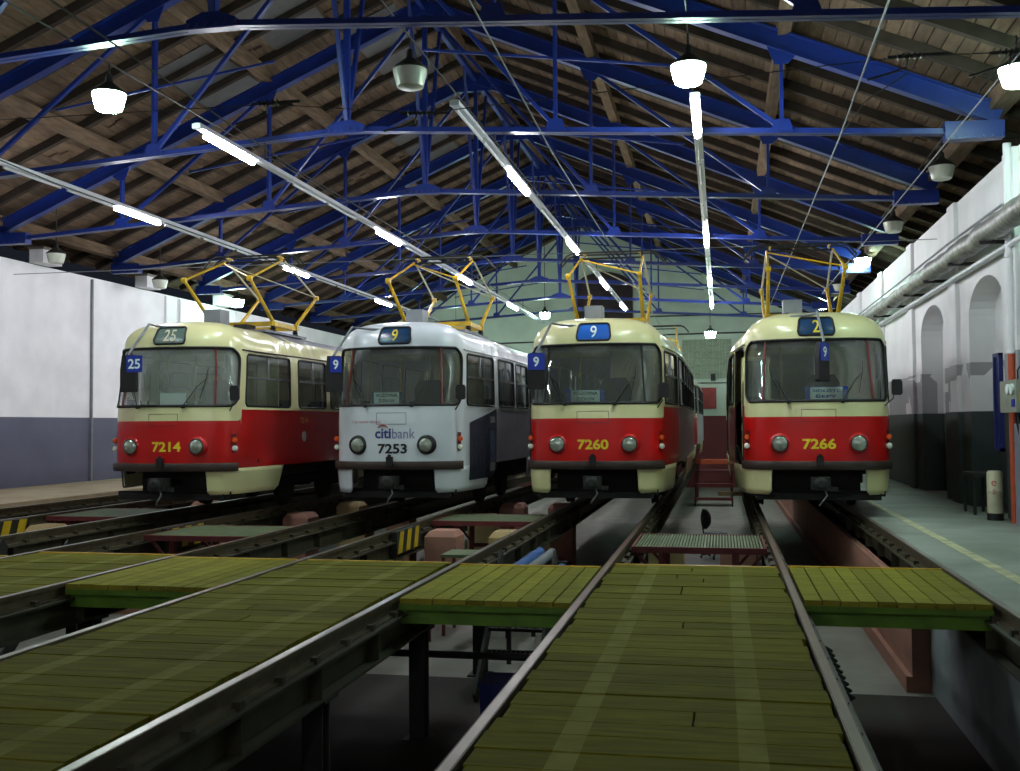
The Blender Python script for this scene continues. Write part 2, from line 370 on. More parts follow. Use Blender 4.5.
# ------------------------------------------------------------------ steel trusses
ORD = ['nearest the camera', 'second from the camera', 'third from the camera', 'fourth from the camera', 'fifth from the camera',
       'sixth from the camera', 'seventh from the camera', 'eighth from the camera', 'farthest, by the end wall']
def make_truss():
    t = thing('roof_truss', '', 'roof truss')
    for sd in (-1, 1):
        h = XC + sd * 9.35
        b = MB(); p = (h, 0, zl(h) + .02); q = (XC, 0, zl(XC) + .0)
        up = (0, 0, 1)
        b.bar(p, q, .17, .02, off=(0, .01)).bar(p, q, .02, .27, off=(0, .14)).bar(p, q, .17, .02, off=(0, .27))
        b.build('rafter', M['steel'], t)
    for sd in (-1, 1):
        h = XC + sd * 9.2
        b = MB(); p = (h, 0, zchord(h)); q = (XC, 0, zchord(XC))
        for s2 in (-1, 1):
            b.bar(p, q, .07, .014, off=(s2 * .042, -.04)).bar(p, q, .012, .085, off=(s2 * .012, 0))
        b.build('lower_chord', M['steel'], t)
    for sd in (-1, 1):
        for d in (3.25, 6.5):
            x = XC + sd * d; b = MB()
            for s2 in (-1, 1): b.bar((x, s2 * .03, zchord(x)), (x, s2 * .03, zl(x) + .03), .05, .05, up=(0, 1, 0))
            b.build('post', M['steel'], t)
            x2 = XC + sd * (d - 3.25)
            MB().bar((x, .0, zchord(x) + .04), (x2 + sd * .12, .0, zl(x2) - .03), .06, .07, up=(0, 1, 0)).build('diagonal', M['steel'], t)
            MB().prism([(x - .16, zchord(x) - .02), (x + .16, zchord(x) - .02), (x + .10, zchord(x) + .16), (x - .10, zchord(x) + .16)], lambda p, k: (p[0], -.055 + .012 * k, p[1])).build('gusset_plate', M['steel'], t)
            MB().prism([(x - .09, zl(x) - .17), (x + .09, zl(x) - .17), (x + .2, zl(x + .2) + .02), (x - .2, zl(x - .2) + .02)], lambda p, k: (p[0], -.055 + .012 * k, p[1])).build('gusset_plate', M['steel'], t)
        h = XC + sd * 9.05
        b = MB().prism([(h - .38, zchord(h) - .11), (h + .38, zchord(h) - .11), (h + .38, zchord(h) + .12), (h - .38, zchord(h) + .14)], lambda p, k: (p[0], -.10 + .2 * k, p[1]))
        for i in range(7): b.lathe((h - .36 + i * .12, -.10, zchord(h) - .08), [(.018, 0), (.018, -.018), (0, -.02)], 6, 'y')
        b.build('heel_plate', M['steel'], t)
        MB().bar((XC + sd * 5.0, 0, zchord(XC + sd * 5) + .95), (XC + sd * 1.2, 0, zchord(XC) + 1.15), .035, .035).build('thin_tie', M['steel'], t)
    b = MB().bar((XC, 0, zchord(XC)), (XC, 0, zl(XC) + .05), .09, .09, up=(0, 1, 0)); b.build('king_post', M['steel'], t)
    z = zchord(XC)
    b = MB().prism([(XC - .30, z - .07), (XC + .30, z - .07), (XC + .30, z + .04), (XC + .1, z + .12), (XC - .1, z + .12), (XC - .30, z + .04)], lambda p, k: (p[0], -.07 + .14 * k, p[1]))
    for i in range(6): b.lathe((XC - .28 + i * .112, -.07, z - .02), [(.02, 0), (.02, -.02), (0, -.024)], 6, 'y')
    b.build('centre_plate', M['steel'], t)
    for s in (-1, 1):
        MB().bar((XC, 0, z + .06), (XC + .0, s * 1.15, zl(XC) + .1), .07, .06, up=(1, 0, 0)).build('longitudinal_brace', M['steel'], t)
    z = zl(XC)
    MB().prism([(XC - .4, z - .18), (XC + .4, z - .18), (XC + .4, zl(XC + .4) + .26), (XC, z + .27), (XC - .4, zl(XC - .4) + .26)], lambda p, k: (p[0], -.06 + .12 * k, p[1])).build('ridge_plate', M['steel'], t)
    return t
tr0 = make_truss()
for i, y in enumerate(TY):
    t = tr0 if i == 0 else copy_tree(tr0)
    t.location = (0, y, 0); t['group'] = 'blue steel roof trusses'
    t['label'] = 'blue riveted steel roof truss spanning the hall, ' + ORD[i]
b = MB().box((XC - .05, TY[0], zl(XC) + .05), (XC + .05, TY[-1], zl(XC) + .2)); tag(b.build('ridge_beam', M['steel']), 'blue steel ridge beam running along the top of the hall', 'beam')

# ------------------------------------------------------------------ lights
def light_string(x, z, y0, y1, lit, label):
    t = thing('light_string', label, 'strip light', (x, y0, z), 0, 'fluorescent light strings')
    b = MB().box((-.06, 0, 0), (.06, y1 - y0, .05)).box((-.045, 0, .05), (.045, y1 - y0, .07))
    k = 0
    while k * 1.6 < y1 - y0:
        b.box((-.063, k * 1.6 - .03, -.012), (.063, k * 1.6 + .03, .055)); k += 1
    b.build('trough', M['trough'], t)
    for i, ty in enumerate(TY):
        if y0 < ty < y1:
            MB().tube([(0, ty - y0, .06), (0, ty - y0, zchord(x) - z)], .012, 6).build('hanger', M['iron'], t)
    lits = [c - y0 for c in lit]
    for c in lits:
        MB().tube([(0, c - .75, -.05), (0, c + .75, -.05)], .045, 10).build('lit_tube', M['tube'], t, True)
    k = 0
    while True:
        c = .8 + k * 1.62
        if c + .8 > y1 - y0: break
        if not any(abs(c - l) < 1.5 for l in lits):
            MB().tube([(0, c - .72, -.04), (0, c + .72, -.04)], .02, 8).build('dark_tube', M['trough'], t, True)
        k += 1
    return t
light_string(-.27, 5.45, 13.3, 39, [14.15, 23.6, 30.5, 36.5], 'string of fluorescent tubes between the third and fourth trams, rightmost')
light_string(-3.27, 5.45, 12.95, 38, [17.3, 23.9, 30.5, 36.5], 'string of fluorescent tubes running to above tram 7260, hung under the ridge')
light_string(-6.95, 5.45, 13.2, 42, [14.2, 21.7, 28.5, 35.5], 'string of fluorescent tubes between the first and second trams, starting at a lit tube')
light_string(-10.85, 5.45, 9.5, 40, [11.2, 18.3, 26.0, 33.3], 'leftmost string of fluorescent tubes, entering at the left edge')
def bell_lamp(x, y, z, lit, label, hang=.48, box=False):
    t = thing('bell_lamp', label, 'hanging lamp', (x, y, z), 0, 'bell lamps' )
    b = MB().lathe((0, 0, 0), [(.0, .34), (.03, .34), (.045, .31), (.05, .24), (.10, .20), (.18, .135), (.21, .105), (.205, .095)], 24)
    b.build('lamp_housing', M['iron'], t, True)
    MB().lathe((0, 0, 0), [(.20, .095), (.198, .06), (.155, -.10), (.13, -.115), (0, -.12)], 24).build('lamp_glass', M['bell'] if lit else M['belloff'], t, True)
    if hang: MB().tube([(0, 0, .33), (0, 0, hang)], .012, 6).build('hanging_rod', M['iron'], t)
    return t
bell_lamp(-.32, 12.3, 5.42, True, 'lit white bell lamp above the start of the rightmost tube string')
bell_lamp(-7.4, 11.8, 5.42, True, 'lit greenish bell lamp at upper left under the roof')
bell_lamp(-3.5, 11.75, 5.42, False, 'unlit bell lamp high between the two middle tube strings')
bell_lamp(3.45, 13.2, 5.42, True, 'lit bell lamp cut off at the right edge of the photo')
bell_lamp(3.56, 18.1, 5.42, False, 'unlit bell lamp by the right wall, nearest of the unlit ones there')
bell_lamp(3.55, 22.96, 5.42, False, 'unlit bell lamp by the right wall, next before the lit green one')
bell_lamp(3.56, 27.9, 5.42, True, 'lit green bell lamp by the right wall above tram 7266')
bell_lamp(3.5, 33.0, 5.42, False, 'small unlit bell lamp behind the pantograph of tram 7266')
bell_lamp(-14.3, 20.8, 5.1, False, 'unlit bell lamp at the left wall top, nearest one', ztop(-14.3) + .415 - 5.1)
bell_lamp(-14.3, 25.2, 5.1, False, 'unlit bell lamp at the left wall top, second one', ztop(-14.3) + .415 - 5.1)
bell_lamp(-14.3, 29.7, 5.1, True, 'lit greenish bell lamp behind the pantograph of tram 7214', ztop(-14.3) + .415 - 5.1)
bell_lamp(-.35, 38.5, 4.55, True, 'lit round white lamp at the far end of the rightmost tube string', 1.36)
for i, x in enumerate((-6.95, -.27)): light_string(x, 5.45, -8.2, 1.0, [-6.6, -4.2], 'fluorescent tube string behind the camera, %s one' % ('left', 'right')[i])
bell_lamp(-6.5, 39.5, 5.5, True, 'added greenish bell lamp under the ridge, brightening the end wall', ztop(-6.5) + .415 - 5.5)  # extra lamp, added only to brighten the end wall
bell_lamp(3.5, 38.0, 5.42, True, 'added greenish bell lamp by the right wall, brightening the far end')  # another added lamp, put in to raise the light at the far end
bell_lamp(-10.6, 42.0, 5.0, True, 'lit greenish lamp near the end wall behind tram 7253', ztop(-10.6) + .415 - 5.0)
# lamp carrying cables (long, thin, along the hall)
def cable(name, pts, r, label, cat='cable', m='iron', group=None):
    return tag(MB().tube(pts, r, 6).build(name, M[m]), label, cat, group)
cable('lamp_cable', [(-.32, 9, 5.91), (-.32, 12.3, 5.9), (-.32, 40, 5.92)], .008, 'thin cable carrying the lamp over the rightmost tube string', group='lamp cables')
cable('lamp_cable', [(-7.4, 7, 5.95), (-7.4, 11.8, 5.9), (-7.4, 20, 5.9)], .012, 'thin cable carrying the lit lamp at upper left', group='lamp cables')
cable('lamp_cable', [(-3.5, 8, 5.95), (-3.5, 11.75, 5.9), (-3.3, 20, 5.7)], .012, 'thin cable carrying the unlit lamp in the middle', group='lamp cables')
cable('lamp_cable', [(3.52, 7, 5.93), (3.52, 13.2, 5.9), (3.54, 40, 5.9)], .012, 'thin cable carrying the lamps along the right wall', group='lamp cables')

# ------------------------------------------------------------------ contact wires
WZ = 4.5
for k, lb in ((4, 'tram 7266'), (3, 'tram 7260'), (2, 'tram 7253'), (1, 'tram 7214')):
    cable('contact_wire', [(TRK[k], 5.5, WZ + .25), (TRK[k], 12, WZ), (TRK[k], 44, WZ)], .009, 'overhead contact wire above the track of ' + lb, 'wire', 'grey' if k > 2 else 'iron', 'contact wires')
cable('span_wire', [(3.95, 11.3, 5.05), (1.9, 11.3, 5.12), (-3.45, 12.2, 5.14), (-5.1, 11.35, 5.1), (-15.2, 11.0, 5.1)], .006, 'cross span wire with black insulators near the camera', 'wire', group='span wires')
cable('span_wire', [(3.95, 20.6, 4.75), (-15.2, 20.6, 4.75)], .008, 'cross span wire behind the pantographs', 'wire', 'grey', group='span wires')
def insulator(x, y, z, ang, label):
    t = thing('insulator', label, 'insulator', (x, y, z), ang, 'span wire insulators')
    b = MB().tube([(-.30, 0, 0), (.30, 0, 0)], .018, 8)
    for i in range(5): b.lathe((-.2 + i * .055, 0, 0), [(.02, -.012), (.045, 0), (.02, .012)], 10, 'x')
    b.build('insulator_body', M['iron'], t)
    MB().tube([(-.1, 0, 0), (-.12, 0, -.12), (-.5, 0, -.22)], .012, 6).build('clamp', M['iron'], t)
insulator(2.02, 11.3, 5.12, 0, 'black rod insulator on the near span wire, first from the right wall')
insulator(3.0, 11.3, 5.09, 0, 'black rod insulator on the near span wire at the right edge')
insulator(-5.0, 11.37, 5.12, 0, 'black rod insulator on the near span wire, left of the middle')
insulator(-3.45, 12.2, 5.14, .2, 'black rod insulator on the near span wire above the second tube string')
cable('slanting_wire', [(3.0, 11.3, 5.09), (2.75, 30, 4.9)], .01, 'pale slanting wire starting at the insulator near the right edge', 'wire', 'grey')
cable('guy_wire', [(1.31, 12, WZ), (1.55, 11.7, 4.8), (2.0, 11.3, 5.0)], .006, 'short wire tying the right contact wire to the span wire', 'wire')

# ------------------------------------------------------------------ tracks
TN = {1: 'track of tram 7214', 2: 'track of tram 7253', 3: 'track of tram 7260', 4: 'track of tram 7266', 0: 'empty leftmost track'}
def rail(k, s):
    x = TRK[k] + s * (G / 2 + .035)
    y0, y1 = 2.2, 45.2
    near_wall = (k == 4 and s == 1) or (k == 0 and s == -1)
    t = thing('rail', ('left' if s < 0 else 'right') + ' steel rail on its girder, ' + TN[k], 'rail', (x, 0, 0), 0, 'tram rails')
    b = MB().box((-.033, y0, -.035), (.033, y1, -.002)).box((-.009, y0, -.12), (.009, y1, -.03)).box((-.065, y0, -.135), (.065, y1, -.118))
    b.build('rail_profile', M['rail'], t)
    MB().box((-.024, y0, -.004), (.024, y1, 0)).build('running_surface', M['railtop'], t)
    b = MB().box((-.11, y0, -.155), (.11, y1, -.136)).box((-.012, y0, -.36), (.012, y1, -.15)).box((-.11, y0, -.38), (.11, y1, -.36))
    y = 3.0
    while y < 20:
        b.box((-.10, y - .006, -.36), (.10, y + .006, -.155)); y += 1.15
    y = 2.6
    while y < 22:
        for q in (-1, 1): b.box((q * .055 - .025, y - .03, -.14), (q * .055 + .025, y + .03, -.09))
        y += .55
    b.build('girder', M['girder'], t)
    if not near_wall:
        y = 4.2
        while y < 13.8:
            MB().box((-.07, y - .07, PITZ), (.07, y - .05, -.38)).box((-.07, y + .05, PITZ), (.07, y + .07, -.38)).box((-.008, y - .06, PITZ), (.008, y + .06, -.38)).box((-.12, y - .12, PITZ), (.12, y + .12, PITZ + .02)).box((-.11, y - .12, -.40), (.11, y + .12, -.381)).build('support_post', M['iron'], t)
            y += 2.4
    if s == 1 and k < 3:
        ph = MB(); hz = 13.3 if k else 13.6
        MB().box((.04, hz, -.30), (.128, hz + 1.1, -.01)).build('warning_panel', M['iron'], t)
        for i in range(3):
            y = hz + .04 + i * .36
            ph.add([(.1285, y, -.295), (.1285, y + .18, -.295), (.1285, y + .28, -.015), (.1285, y + .1, -.015), (.1305, y, -.295), (.1305, y + .18, -.295), (.1305, y + .28, -.015), (.1305, y + .1, -.015)],
                   [(0, 1, 2, 3), (4, 5, 6, 7), (0, 1, 5, 4), (1, 2, 6, 5), (2, 3, 7, 6), (3, 0, 4, 7)])
        ph.build('yellow_stripes', M['hazy'], t)
    return t
for k in range(5):
    for s in (-1, 1): rail(k, s)
# concrete piers under the rails, from the pit edge on
def pier(x, y, m, label, w=.46, d=.5):
    b = MB().box((-w / 2, 0, PITZ), (w / 2, d, -.2))
    b.add([(-w / 2, 0, -.2), (w / 2, 0, -.2), (w / 2, d, -.2), (-w / 2, d, -.2), (-w / 2 + .06, .06, -.12), (w / 2 - .06, .06, -.12), (w / 2 - .06, d - .06, -.12), (-w / 2 + .06, d - .06, -.12)],
          [(4, 5, 6, 7), (0, 1, 5, 4), (1, 2, 6, 5), (2, 3, 7, 6), (3, 0, 4, 7)])
    o = b.build('concrete_pier', m, None, loc=(x, y, 0)); return tag(o, label, 'pier', 'concrete piers under the rails')
ROW = ['nearest', 'second', 'third', 'fourth', 'fifth', 'sixth', 'seventh']
SN = {-1: 'left', 1: 'right'}
for k in range(5):
    for s in (-1, 1):
        if (k, s) in ((4, 1), (0, -1)): continue
        x = TRK[k] + s * (G / 2 + .035) + s * .37
        for i in range(1 if (k, s) in ((3, 1), (4, -1)) else 3):
            pier(x, (14.2 if (k, s) in ((3, 1), (4, -1)) else 14.55) + i * 2.6, M['pink'] if (i + k) % 3 else M['tan'], '%s %s concrete pier beside the %s rail of the %s' % (ROW[i], 'pink' if (i + k) % 3 else 'tan', SN[s], TN[k]))

# ------------------------------------------------------------------ decks
def deck(xa, xb, y0, y1, label, pw=.235):
    t = thing('wooden_deck', label, 'wooden deck', ((xa + xb) / 2, y0, 0), 0, 'long plank decks between the tracks')
    w = (xb - xa) / 2; b = MB(); y = 0
    while y < y1 - y0 - .05:
        p = min(pw * random.uniform(.9, 1.1), y1 - y0 - y); jl, jr = random.uniform(-.02, .015), random.uniform(-.015, .02); dz = random.uniform(-.003, .003)
        if random.random() < .16:
            s = random.uniform(-w * .4, w * .4)
            b.box((-w + jl, y, -.055), (s - .006, y + p - .012, -.008 + dz)).box((s + .006, y, -.055), (w + jr, y + p - .012, -.008 + dz * .5))
        else: b.box((-w + jl, y, -.055), (w + jr, y + p - .016, -.008 + dz))
        y += p
    b.build('planks', deckmat('deck_paint', (-.39, .39), DECK, STRIPE), t)
    MB().box((-w, y1 - y0, -.055), (w, y1 - y0 + .05, -.004)).build('edge_strip', M['yellow'], t)
    b = MB()
    for x in (-w + .15, 0, w - .15): b.box((x - .05, 0, -.18), (x + .05, y1 - y0, -.056))
    b.build('bearers', M['iron'], t)
    return t
def rx(k, s): return TRK[k] + s * (G / 2 + .035)
deck(rx(3, 1) + .06, rx(4, -1) - .06, 2.4, 10.55, 'large green plank deck in front, between tracks of trams 7260 and 7266')
deck(rx(2, 1) + .06, rx(3, -1) - .09, 2.4, 10.42, 'long green plank deck at lower left, ahead of tram 7253 to 7260 gap')
deck(rx(1, 1) + .06, rx(2, -1) - .06, 2.4, 10.62, 'green plank deck at the left edge of the photo, ahead of tram 7214')
deck(rx(0, 1) + .06, rx(1, -1) - .06, 2.4, 10.22, 'farthest left plank deck, outside the picture edge')
def bridge(k, y0, y1, label):
    xa, xb = rx(k, -1) + .055, rx(k, 1) - .055; w = (xb - xa) / 2
    t = thing('plank_bridge', label, 'plank bridge', ((xa + xb) / 2, y0, 0), 0, 'short plank bridges over the pits')
    n = 10; b = MB()
    for i in range(n):
        x0 = -w + 2 * w * i / n; j = random.uniform(0, .03)
        b.box((x0 + .006, j, -.05), (x0 + 2 * w / n - .006, y1 - y0 - .03, -.006 + random.uniform(-.003, .003)))
    b.build('planks', deckmat('bridge_paint_%d' % k, (), srgb(146, 142, 50), STRIPE), t)
    MB().box((-w, y1 - y0 - .03, -.05), (w, y1 - y0 + .02, .002)).build('yellow_edge', M['yellow'], t)
    MB().box((-w, .02, -.10), (w, .08, -.052)).build('front_lip', M['deckgreen'], t)
    MB().box((-w, .09, -.22), (w, .17, -.10)).build('front_beam', M['deckgreen'], t)
    MB().box((-w, y1 - y0 - .12, -.2), (w, y1 - y0 - .05, -.052)).build('rear_beam', M['deckgreen'], t)
    b = MB()
    for x in (-w * .6, 0, w * .6): b.box((x - .04, .17, -.16), (x + .04, y1 - y0 - .12, -.052))
    b.build('joists', M['iron'], t)
bridge(4, 8.64, 10.62, 'short green plank bridge between the rails in front of tram 7266')
bridge(3, 8.22, 10.31, 'short green plank bridge between the rails in front of tram 7260')
bridge(2, 8.5, 10.42, 'short green plank bridge between the rails in front of tram 7253')
bridge(1, 8.27, 10.25, 'short green plank bridge between the rails in front of tram 7214')

# steel grating platforms
def grating(xa, xb, y0, y1, z, label, bars=True):
    t = thing('grating_platform', label, 'steel platform', ((xa + xb) / 2, y0, z), 0, 'steel grating platforms between the tracks')
    w = (xb - xa) / 2; L = y1 - y0; b = MB(); n = int(2 * w / .035)
    for i in range(n):
        x = -w + .02 + (2 * w - .04) * i / (n - 1); b.box((x - .010, .02, -.03), (x + .010, L - .02, 0))
    n = int(L / .2)
    for i in range(n + 1): b.box((-w, .02 + (L - .06) * i / n, -.034), (w, .04 + (L - .06) * i / n, -.014))
    b.build('grating', M['grate'], t)
    MB().box((-w, -.02, -.07), (w, .02, .002)).box((-w, L - .02, -.07), (w, L + .02, .002)).box((-w, 0, -.07), (-w + .03, L, .002)).box((w - .03, 0, -.07), (w, L, .002)).build('frame', M['redsteel'], t)
    for x in (-w * .55, w * .55):
        for y in (.1, L - .1):
            MB().box((x - .035, y - .035, PITZ - z), (x + .035, y + .035, -.07)).bar((x, y, -.42), (x + (.3 if x > 0 else -.3), y, -.08), .035, .035).build('leg', M['redsteel'], t)
    for yy in (.08, L - .12): MB().box((-w * .55, yy, -.5), (w * .55, yy + .04, -.44)).build('lower_rail', M['redsteel'], t)
    return t
grating(rx(3, 1) + .075, rx(4, -1) - .075, 12.3, 13.75, -.03, 'green ribbed grating platform between trams 7260 and 7266, before the office chair')
grating(rx(2, 1) + .075, rx(3, -1) - .075, 15.2, 16.4, -.03, 'grating platform on red legs between trams 7253 and 7260')
grating(rx(1, 1) + .14, rx(2, -1) - .075, 12.7, 14.1, -.03, 'grey grating platform between trams 7214 and 7253')
grating(rx(0, 1) + .075, rx(1, -1) - .075, 15.2, 16.8, -.03, 'grey grating platform left of tram 7214')
def step_bench(x, y, w, d, z, label, m='redsteel'):
    t = thing('step_bench', label, 'steel bench', (x, y, PITZ), 0)
    MB().box((-w / 2, 0, z - .04), (w / 2, d, z)).build('top', M['grate'] if m != 'orange' else M['orangepipe'], t)
    for sx in (-1, 1):
        for sy in (0, 1): MB().box((sx * (w / 2 - .03) - .02, sy * (d - .04), 0), (sx * (w / 2 - .03) + .02, sy * (d - .04) + .04, z - .04)).build('leg', M['redsteel'], t)
    MB().box((-w / 2, 0, z * .45), (w / 2, .03, z * .45 + .04)).box((-w / 2, d - .03, z * .45), (w / 2, d, z * .45 + .04)).build('rail_bar', M['redsteel'], t)
step_bench(-3.9, 12.6, .55, .45, .95, 'small step bench beside the piers in front of tram 7253')
step_bench(-3.15, 13.4, .9, .6, 1.05, 'red framed bench below the grating platform between trams 7253 and 7260')

# ladder-like trestle far between trams 3 and 4
t = thing('step_trestle', 'dark red step trestle on castors between trams 7260 and 7266', 'step trestle', (-.28, 35.5, PITZ))
for i, z in enumerate((.28, .72, 1.15)):
    MB().box((-.62, i * .5, z - .08), (.62, i * .5 + .45, z)).build('tread', M['redsteel'], t)
for sx in (-1, 1):
    for y, h in ((.02, .3), (.9, .75), (1.4, 1.15)):
        MB().box((sx * .6 - .03, y, .1), (sx * .6 + .03, y + .06, h)).build('leg', M['redsteel'], t)
    MB().box((sx * .6 - .03, 0, .1), (sx * .6 + .03, 1.45, .16)).build('base_rail', M['redsteel'], t)
    MB().lathe((sx * .6 - .02, .05, .06), [(.055, 0), (.06, .01), (.06, .03), (.055, .04)], 14, 'x').build('castor', M['black'], t)
t = thing('work_table', 'orange topped work table at the far end of the aisle between trams 7260 and 7266', 'table', (-.28, 38.6, PITZ))
MB().box((-.65, 0, 1.28), (.65, .9, 1.42)).build('top', M['orangepipe'], t)
for sx in (-1, 1):
    for y in (.03, .82): MB().box((sx * .6 - .03, y, 0), (sx * .6 + .03, y + .06, 1.28)).build('leg', M['redsteel'], t)
MB().box((-.6, .04, .6), (.6, .08, .68)).build('crossbar', M['redsteel'], t)
tag(MB().box((-.55, 0, 0), (.55, .12, .09)).build('timber_beam', M['tan'], loc=(.45, 24.4, -.55 + .3)), 'short tan timber beam lying by the side of tram 7266', 'beam')

# office chair
t = thing('office_chair', 'black office chair standing in the aisle between trams 7260 and 7266', 'chair', (-.14, 22.0, PITZ), R(28))
b = MB()
for i in range(5):
    a = 2 * PI * i / 5 + .3; b.tube([(0, 0, .12), (.30 * math.cos(a), .30 * math.sin(a), .07)], [.03, .018], 8)
b.build('star_base', M['black'], t)
for i in range(5):
    a = 2 * PI * i / 5 + .3; MB().lathe((.30 * math.cos(a) - .015, .30 * math.sin(a), .03), [(.025, 0), (.03, .008), (.03, .022), (.025, .03)], 10, 'x').build('castor', M['black'], t)
MB().tube([(0, 0, .1), (0, 0, .44)], .03, 10).build('gas_column', M['iron'], t)
MB().lathe((0, 0, 0), [(0, .44), (.17, .44), (.22, .46), (.235, .49), (.22, .52), (.15, .53), (0, .525)], 20).build('seat', mat('chair_seat', srgb(70, 74, 84), .6), t, True)
MB().tube([(-.12, 0, .45), (-.27, 0, .47), (-.29, 0, .62), (-.27, 0, .8)], .018, 8).build('back_bracket', M['black'], t)
b = MB(); n, mm = 10, 8; pts = []
for i in range(n + 1):
    for j in range(mm + 1):
        v = -1 + 2 * i / n; u = -1 + 2 * j / mm
        w = .2 * math.sqrt(max(0, 1 - v * v * .85)); pts.append((-.24 - .05 * (1 - u * u), u * w, .8 + v * .2))
fs = [(i * (mm + 1) + j, i * (mm + 1) + j + 1, (i + 1) * (mm + 1) + j + 1, (i + 1) * (mm + 1) + j) for i in range(n) for j in range(mm)]
b.add(pts, fs); o = b.build('backrest', M['black'], t, True); sm = o.modifiers.new('s', 'SOLIDIFY'); sm.thickness = .05

# blue pipes lying in the pit, stair, tank, beams
def pipe_bundle(x, y, z, ang, L, label, n=3):
    t = thing('pipe_stack', label, 'pipe stack', (x, y, z), ang)
    MB().tube([(0, 0, 0), (0, L, 0)], .07, 14).build('pipe', M['bluepipe'], t, True)
    MB().tube([(.16, 0, .0), (.16, L, .0)], .06, 14).build('pipe', M['grey'], t, True)
    if n > 2: MB().tube([(.33, .1, -.16), (.33, L, -.16)], .06, 14).build('pipe', M['bluepipe'], t, True)
    for y2 in (.25, L - .25):
        MB().box((-.1, y2, -.13), (.45, y2 + .05, -.08)).box((-.08, y2, PITZ - z), (-.03, y2 + .05, -.08)).box((.4, y2, PITZ - z), (.45, y2 + .05, -.08)).build('stand', M['iron'], t)
pipe_bundle(-2.36, 11.7, -.3, 0, 2.1, 'stack of blue and grey pipes in the pit before tram 7260')
pipe_bundle(-5.4, 11.0, -.42, 0, 3.2, 'blue and grey pipes in the pit before tram 7253')
t = thing('drum_tank', 'white horizontal tank with black straps in the pit near tram 7253', 'tank', (-6.15, 18.2, -.85))
MB().lathe((0, 0, 0), [(0, -.55), (.2, -.53), (.27, -.46), (.28, -.4), (.28, .4), (.27, .46), (.2, .53), (0, .55)], 24, 'x').build('tank_body', M['barrel'], t, True)
for xx in (-.25, .25): MB().lathe((xx, 0, 0), [(.283, -.015), (.29, -.015), (.29, .015), (.283, .015)], 24, 'x').build('strap', M['black'], t)
MB().box((-.4, -.2, -.5), (-.3, .2, -.24)).box((.3, -.2, -.5), (.4, .2, -.24)).build('cradle', M['iron'], t)
def stair(x, y, w, label):
    t = thing('pit_stair', label, 'stair', (x, y, PITZ))
    for i in range(5):
        z = .2 + i * .22
        b = MB().box((-w / 2, i * .22, z - .03), (w / 2, i * .22 + .03, z)).box((-w / 2, i * .22 + .22, z - .03), (w / 2, i * .22 + .25, z))
        for q in range(int(w / .05)): b.box((-w / 2 + q * .05, i * .22, z - .02), (-w / 2 + q * .05 + .02, i * .22 + .24, z - .004))
        b.build('tread', M['iron'], t)
    for s in (-1, 1): MB().bar((s * w / 2, -.1, .05), (s * w / 2, 1.25, 1.3), .03, .16).build('stringer', M['iron'], t)
stair(-2.1, 10.3, .6, 'dark steel stair with grated treads in the pit before tram 7260')
stair(-8.3, 10.5, .9, 'dark steel stair in the pit before tram 7214')
for k, lb in ((1, '7214'), (2, '7253'), (3, '7260')):
    struct(MB().box((rx(k, -1) + .1, 14.2, PITZ), (rx(k, 1) - .1, 14.35, -.75)).build('pit_cross_wall', M['pink']))
cable('pit_pipe', [(-4.4, 9.5, -.72), (-1.1, 9.5, -.72)], .035, 'dark green pipe crossing the pit below the middle plank bridge', 'pipe')
tag(MB().box((-.3, 0, 0), (.3, .4, .5)).box((-.32, -.02, .5), (.32, .42, .53)).build('blue_bin', M['bluedark'], loc=(-1.75, 8.9, PITZ)), 'dark blue metal bin in the dark pit below the middle bridge', 'bin')
tag(MB().box((-.4, 0, 0), (.4, .6, 1.05)).build('dark_cabinet', M['iron'], loc=(-4.85, 9.9, PITZ)), 'dark cabinet in the pit left of the middle bridge', 'cabinet')
# chain hoist hooks hanging by right front rail
t = thing('chain', 'dark row of chain links hanging beside the rail near the large deck', 'chain', (rx(4, -1) + .12, 6.4, -.17))
for i in range(9):
    MB().tube([(.0, i * .16, 0), (.045, i * .16 + .03, -.03), (.0, i * .16 + .06, -.07), (-.03, i * .16 + .03, -.03)], .014, 6, closed=True).build('link', M['iron'], t)

# ------------------------------------------------------------------ right wall equipment
b = MB(); pts = []; rs = []
y = 8.0
while y < 44: pts.append((3.72 + .012 * math.sin(y * 5), y, 4.05 + .012 * math.sin(y * 3.3))); rs.append(.16 + .014 * math.sin(y * 7.1)); y += .25
t = thing('insulated_duct', 'silver foil insulated pipe running along the right wall', 'pipe', (0, 0, 0))
MB().tube(pts, rs, 14).build('insulation', M['foil'], t, True)
y = 9.5
while y < 40: MB().box((3.58, y, 3.87), (3.99, y + .05, 3.92)).build('bracket', M['iron'], t); y += 2.1
tag(MB().tube([(3.9, 8, 3.8), (3.9, 44, 3.8)], .05, 10).build('wall_pipe', M['trough'], smooth=True), 'thin pale pipe just below the silver duct on the right wall', 'pipe')
cable('conduit', [(3.93, 15.6, 4.32), (3.85, 15.62, 4.38), (3.82, 19, 4.4), (3.82, 40, 4.4)], .02, 'upper thin grey conduit above the duct on the right wall', 'conduit', 'grey', 'wall conduits')
cable('conduit', [(3.84, 15.6, 4.25), (3.82, 40, 4.27)], .016, 'lower thin grey conduit above the duct on the right wall', 'conduit', 'grey', 'wall conduits')
t = thing('down_pipe', 'vertical pipe on the right wall, orange below and white above', 'pipe', (3.9, 15.5, 0))
MB().tube([(0, 0, 0), (0, 0, 2.34)], .055, 14).build('orange_section', M['orangepipe'], t, True)
MB().tube([(0, 0, 2.34), (0, 0, 5.2)], .055, 14).build('white_section', M['wallw'], t, True)
for zz in (3.62, 2.3): MB().lathe((0, 0, zz), [(.056, 0), (.07, .01), (.07, .06), (.056, .07)], 14).build('pipe_collar', M['wallw'], t, True)
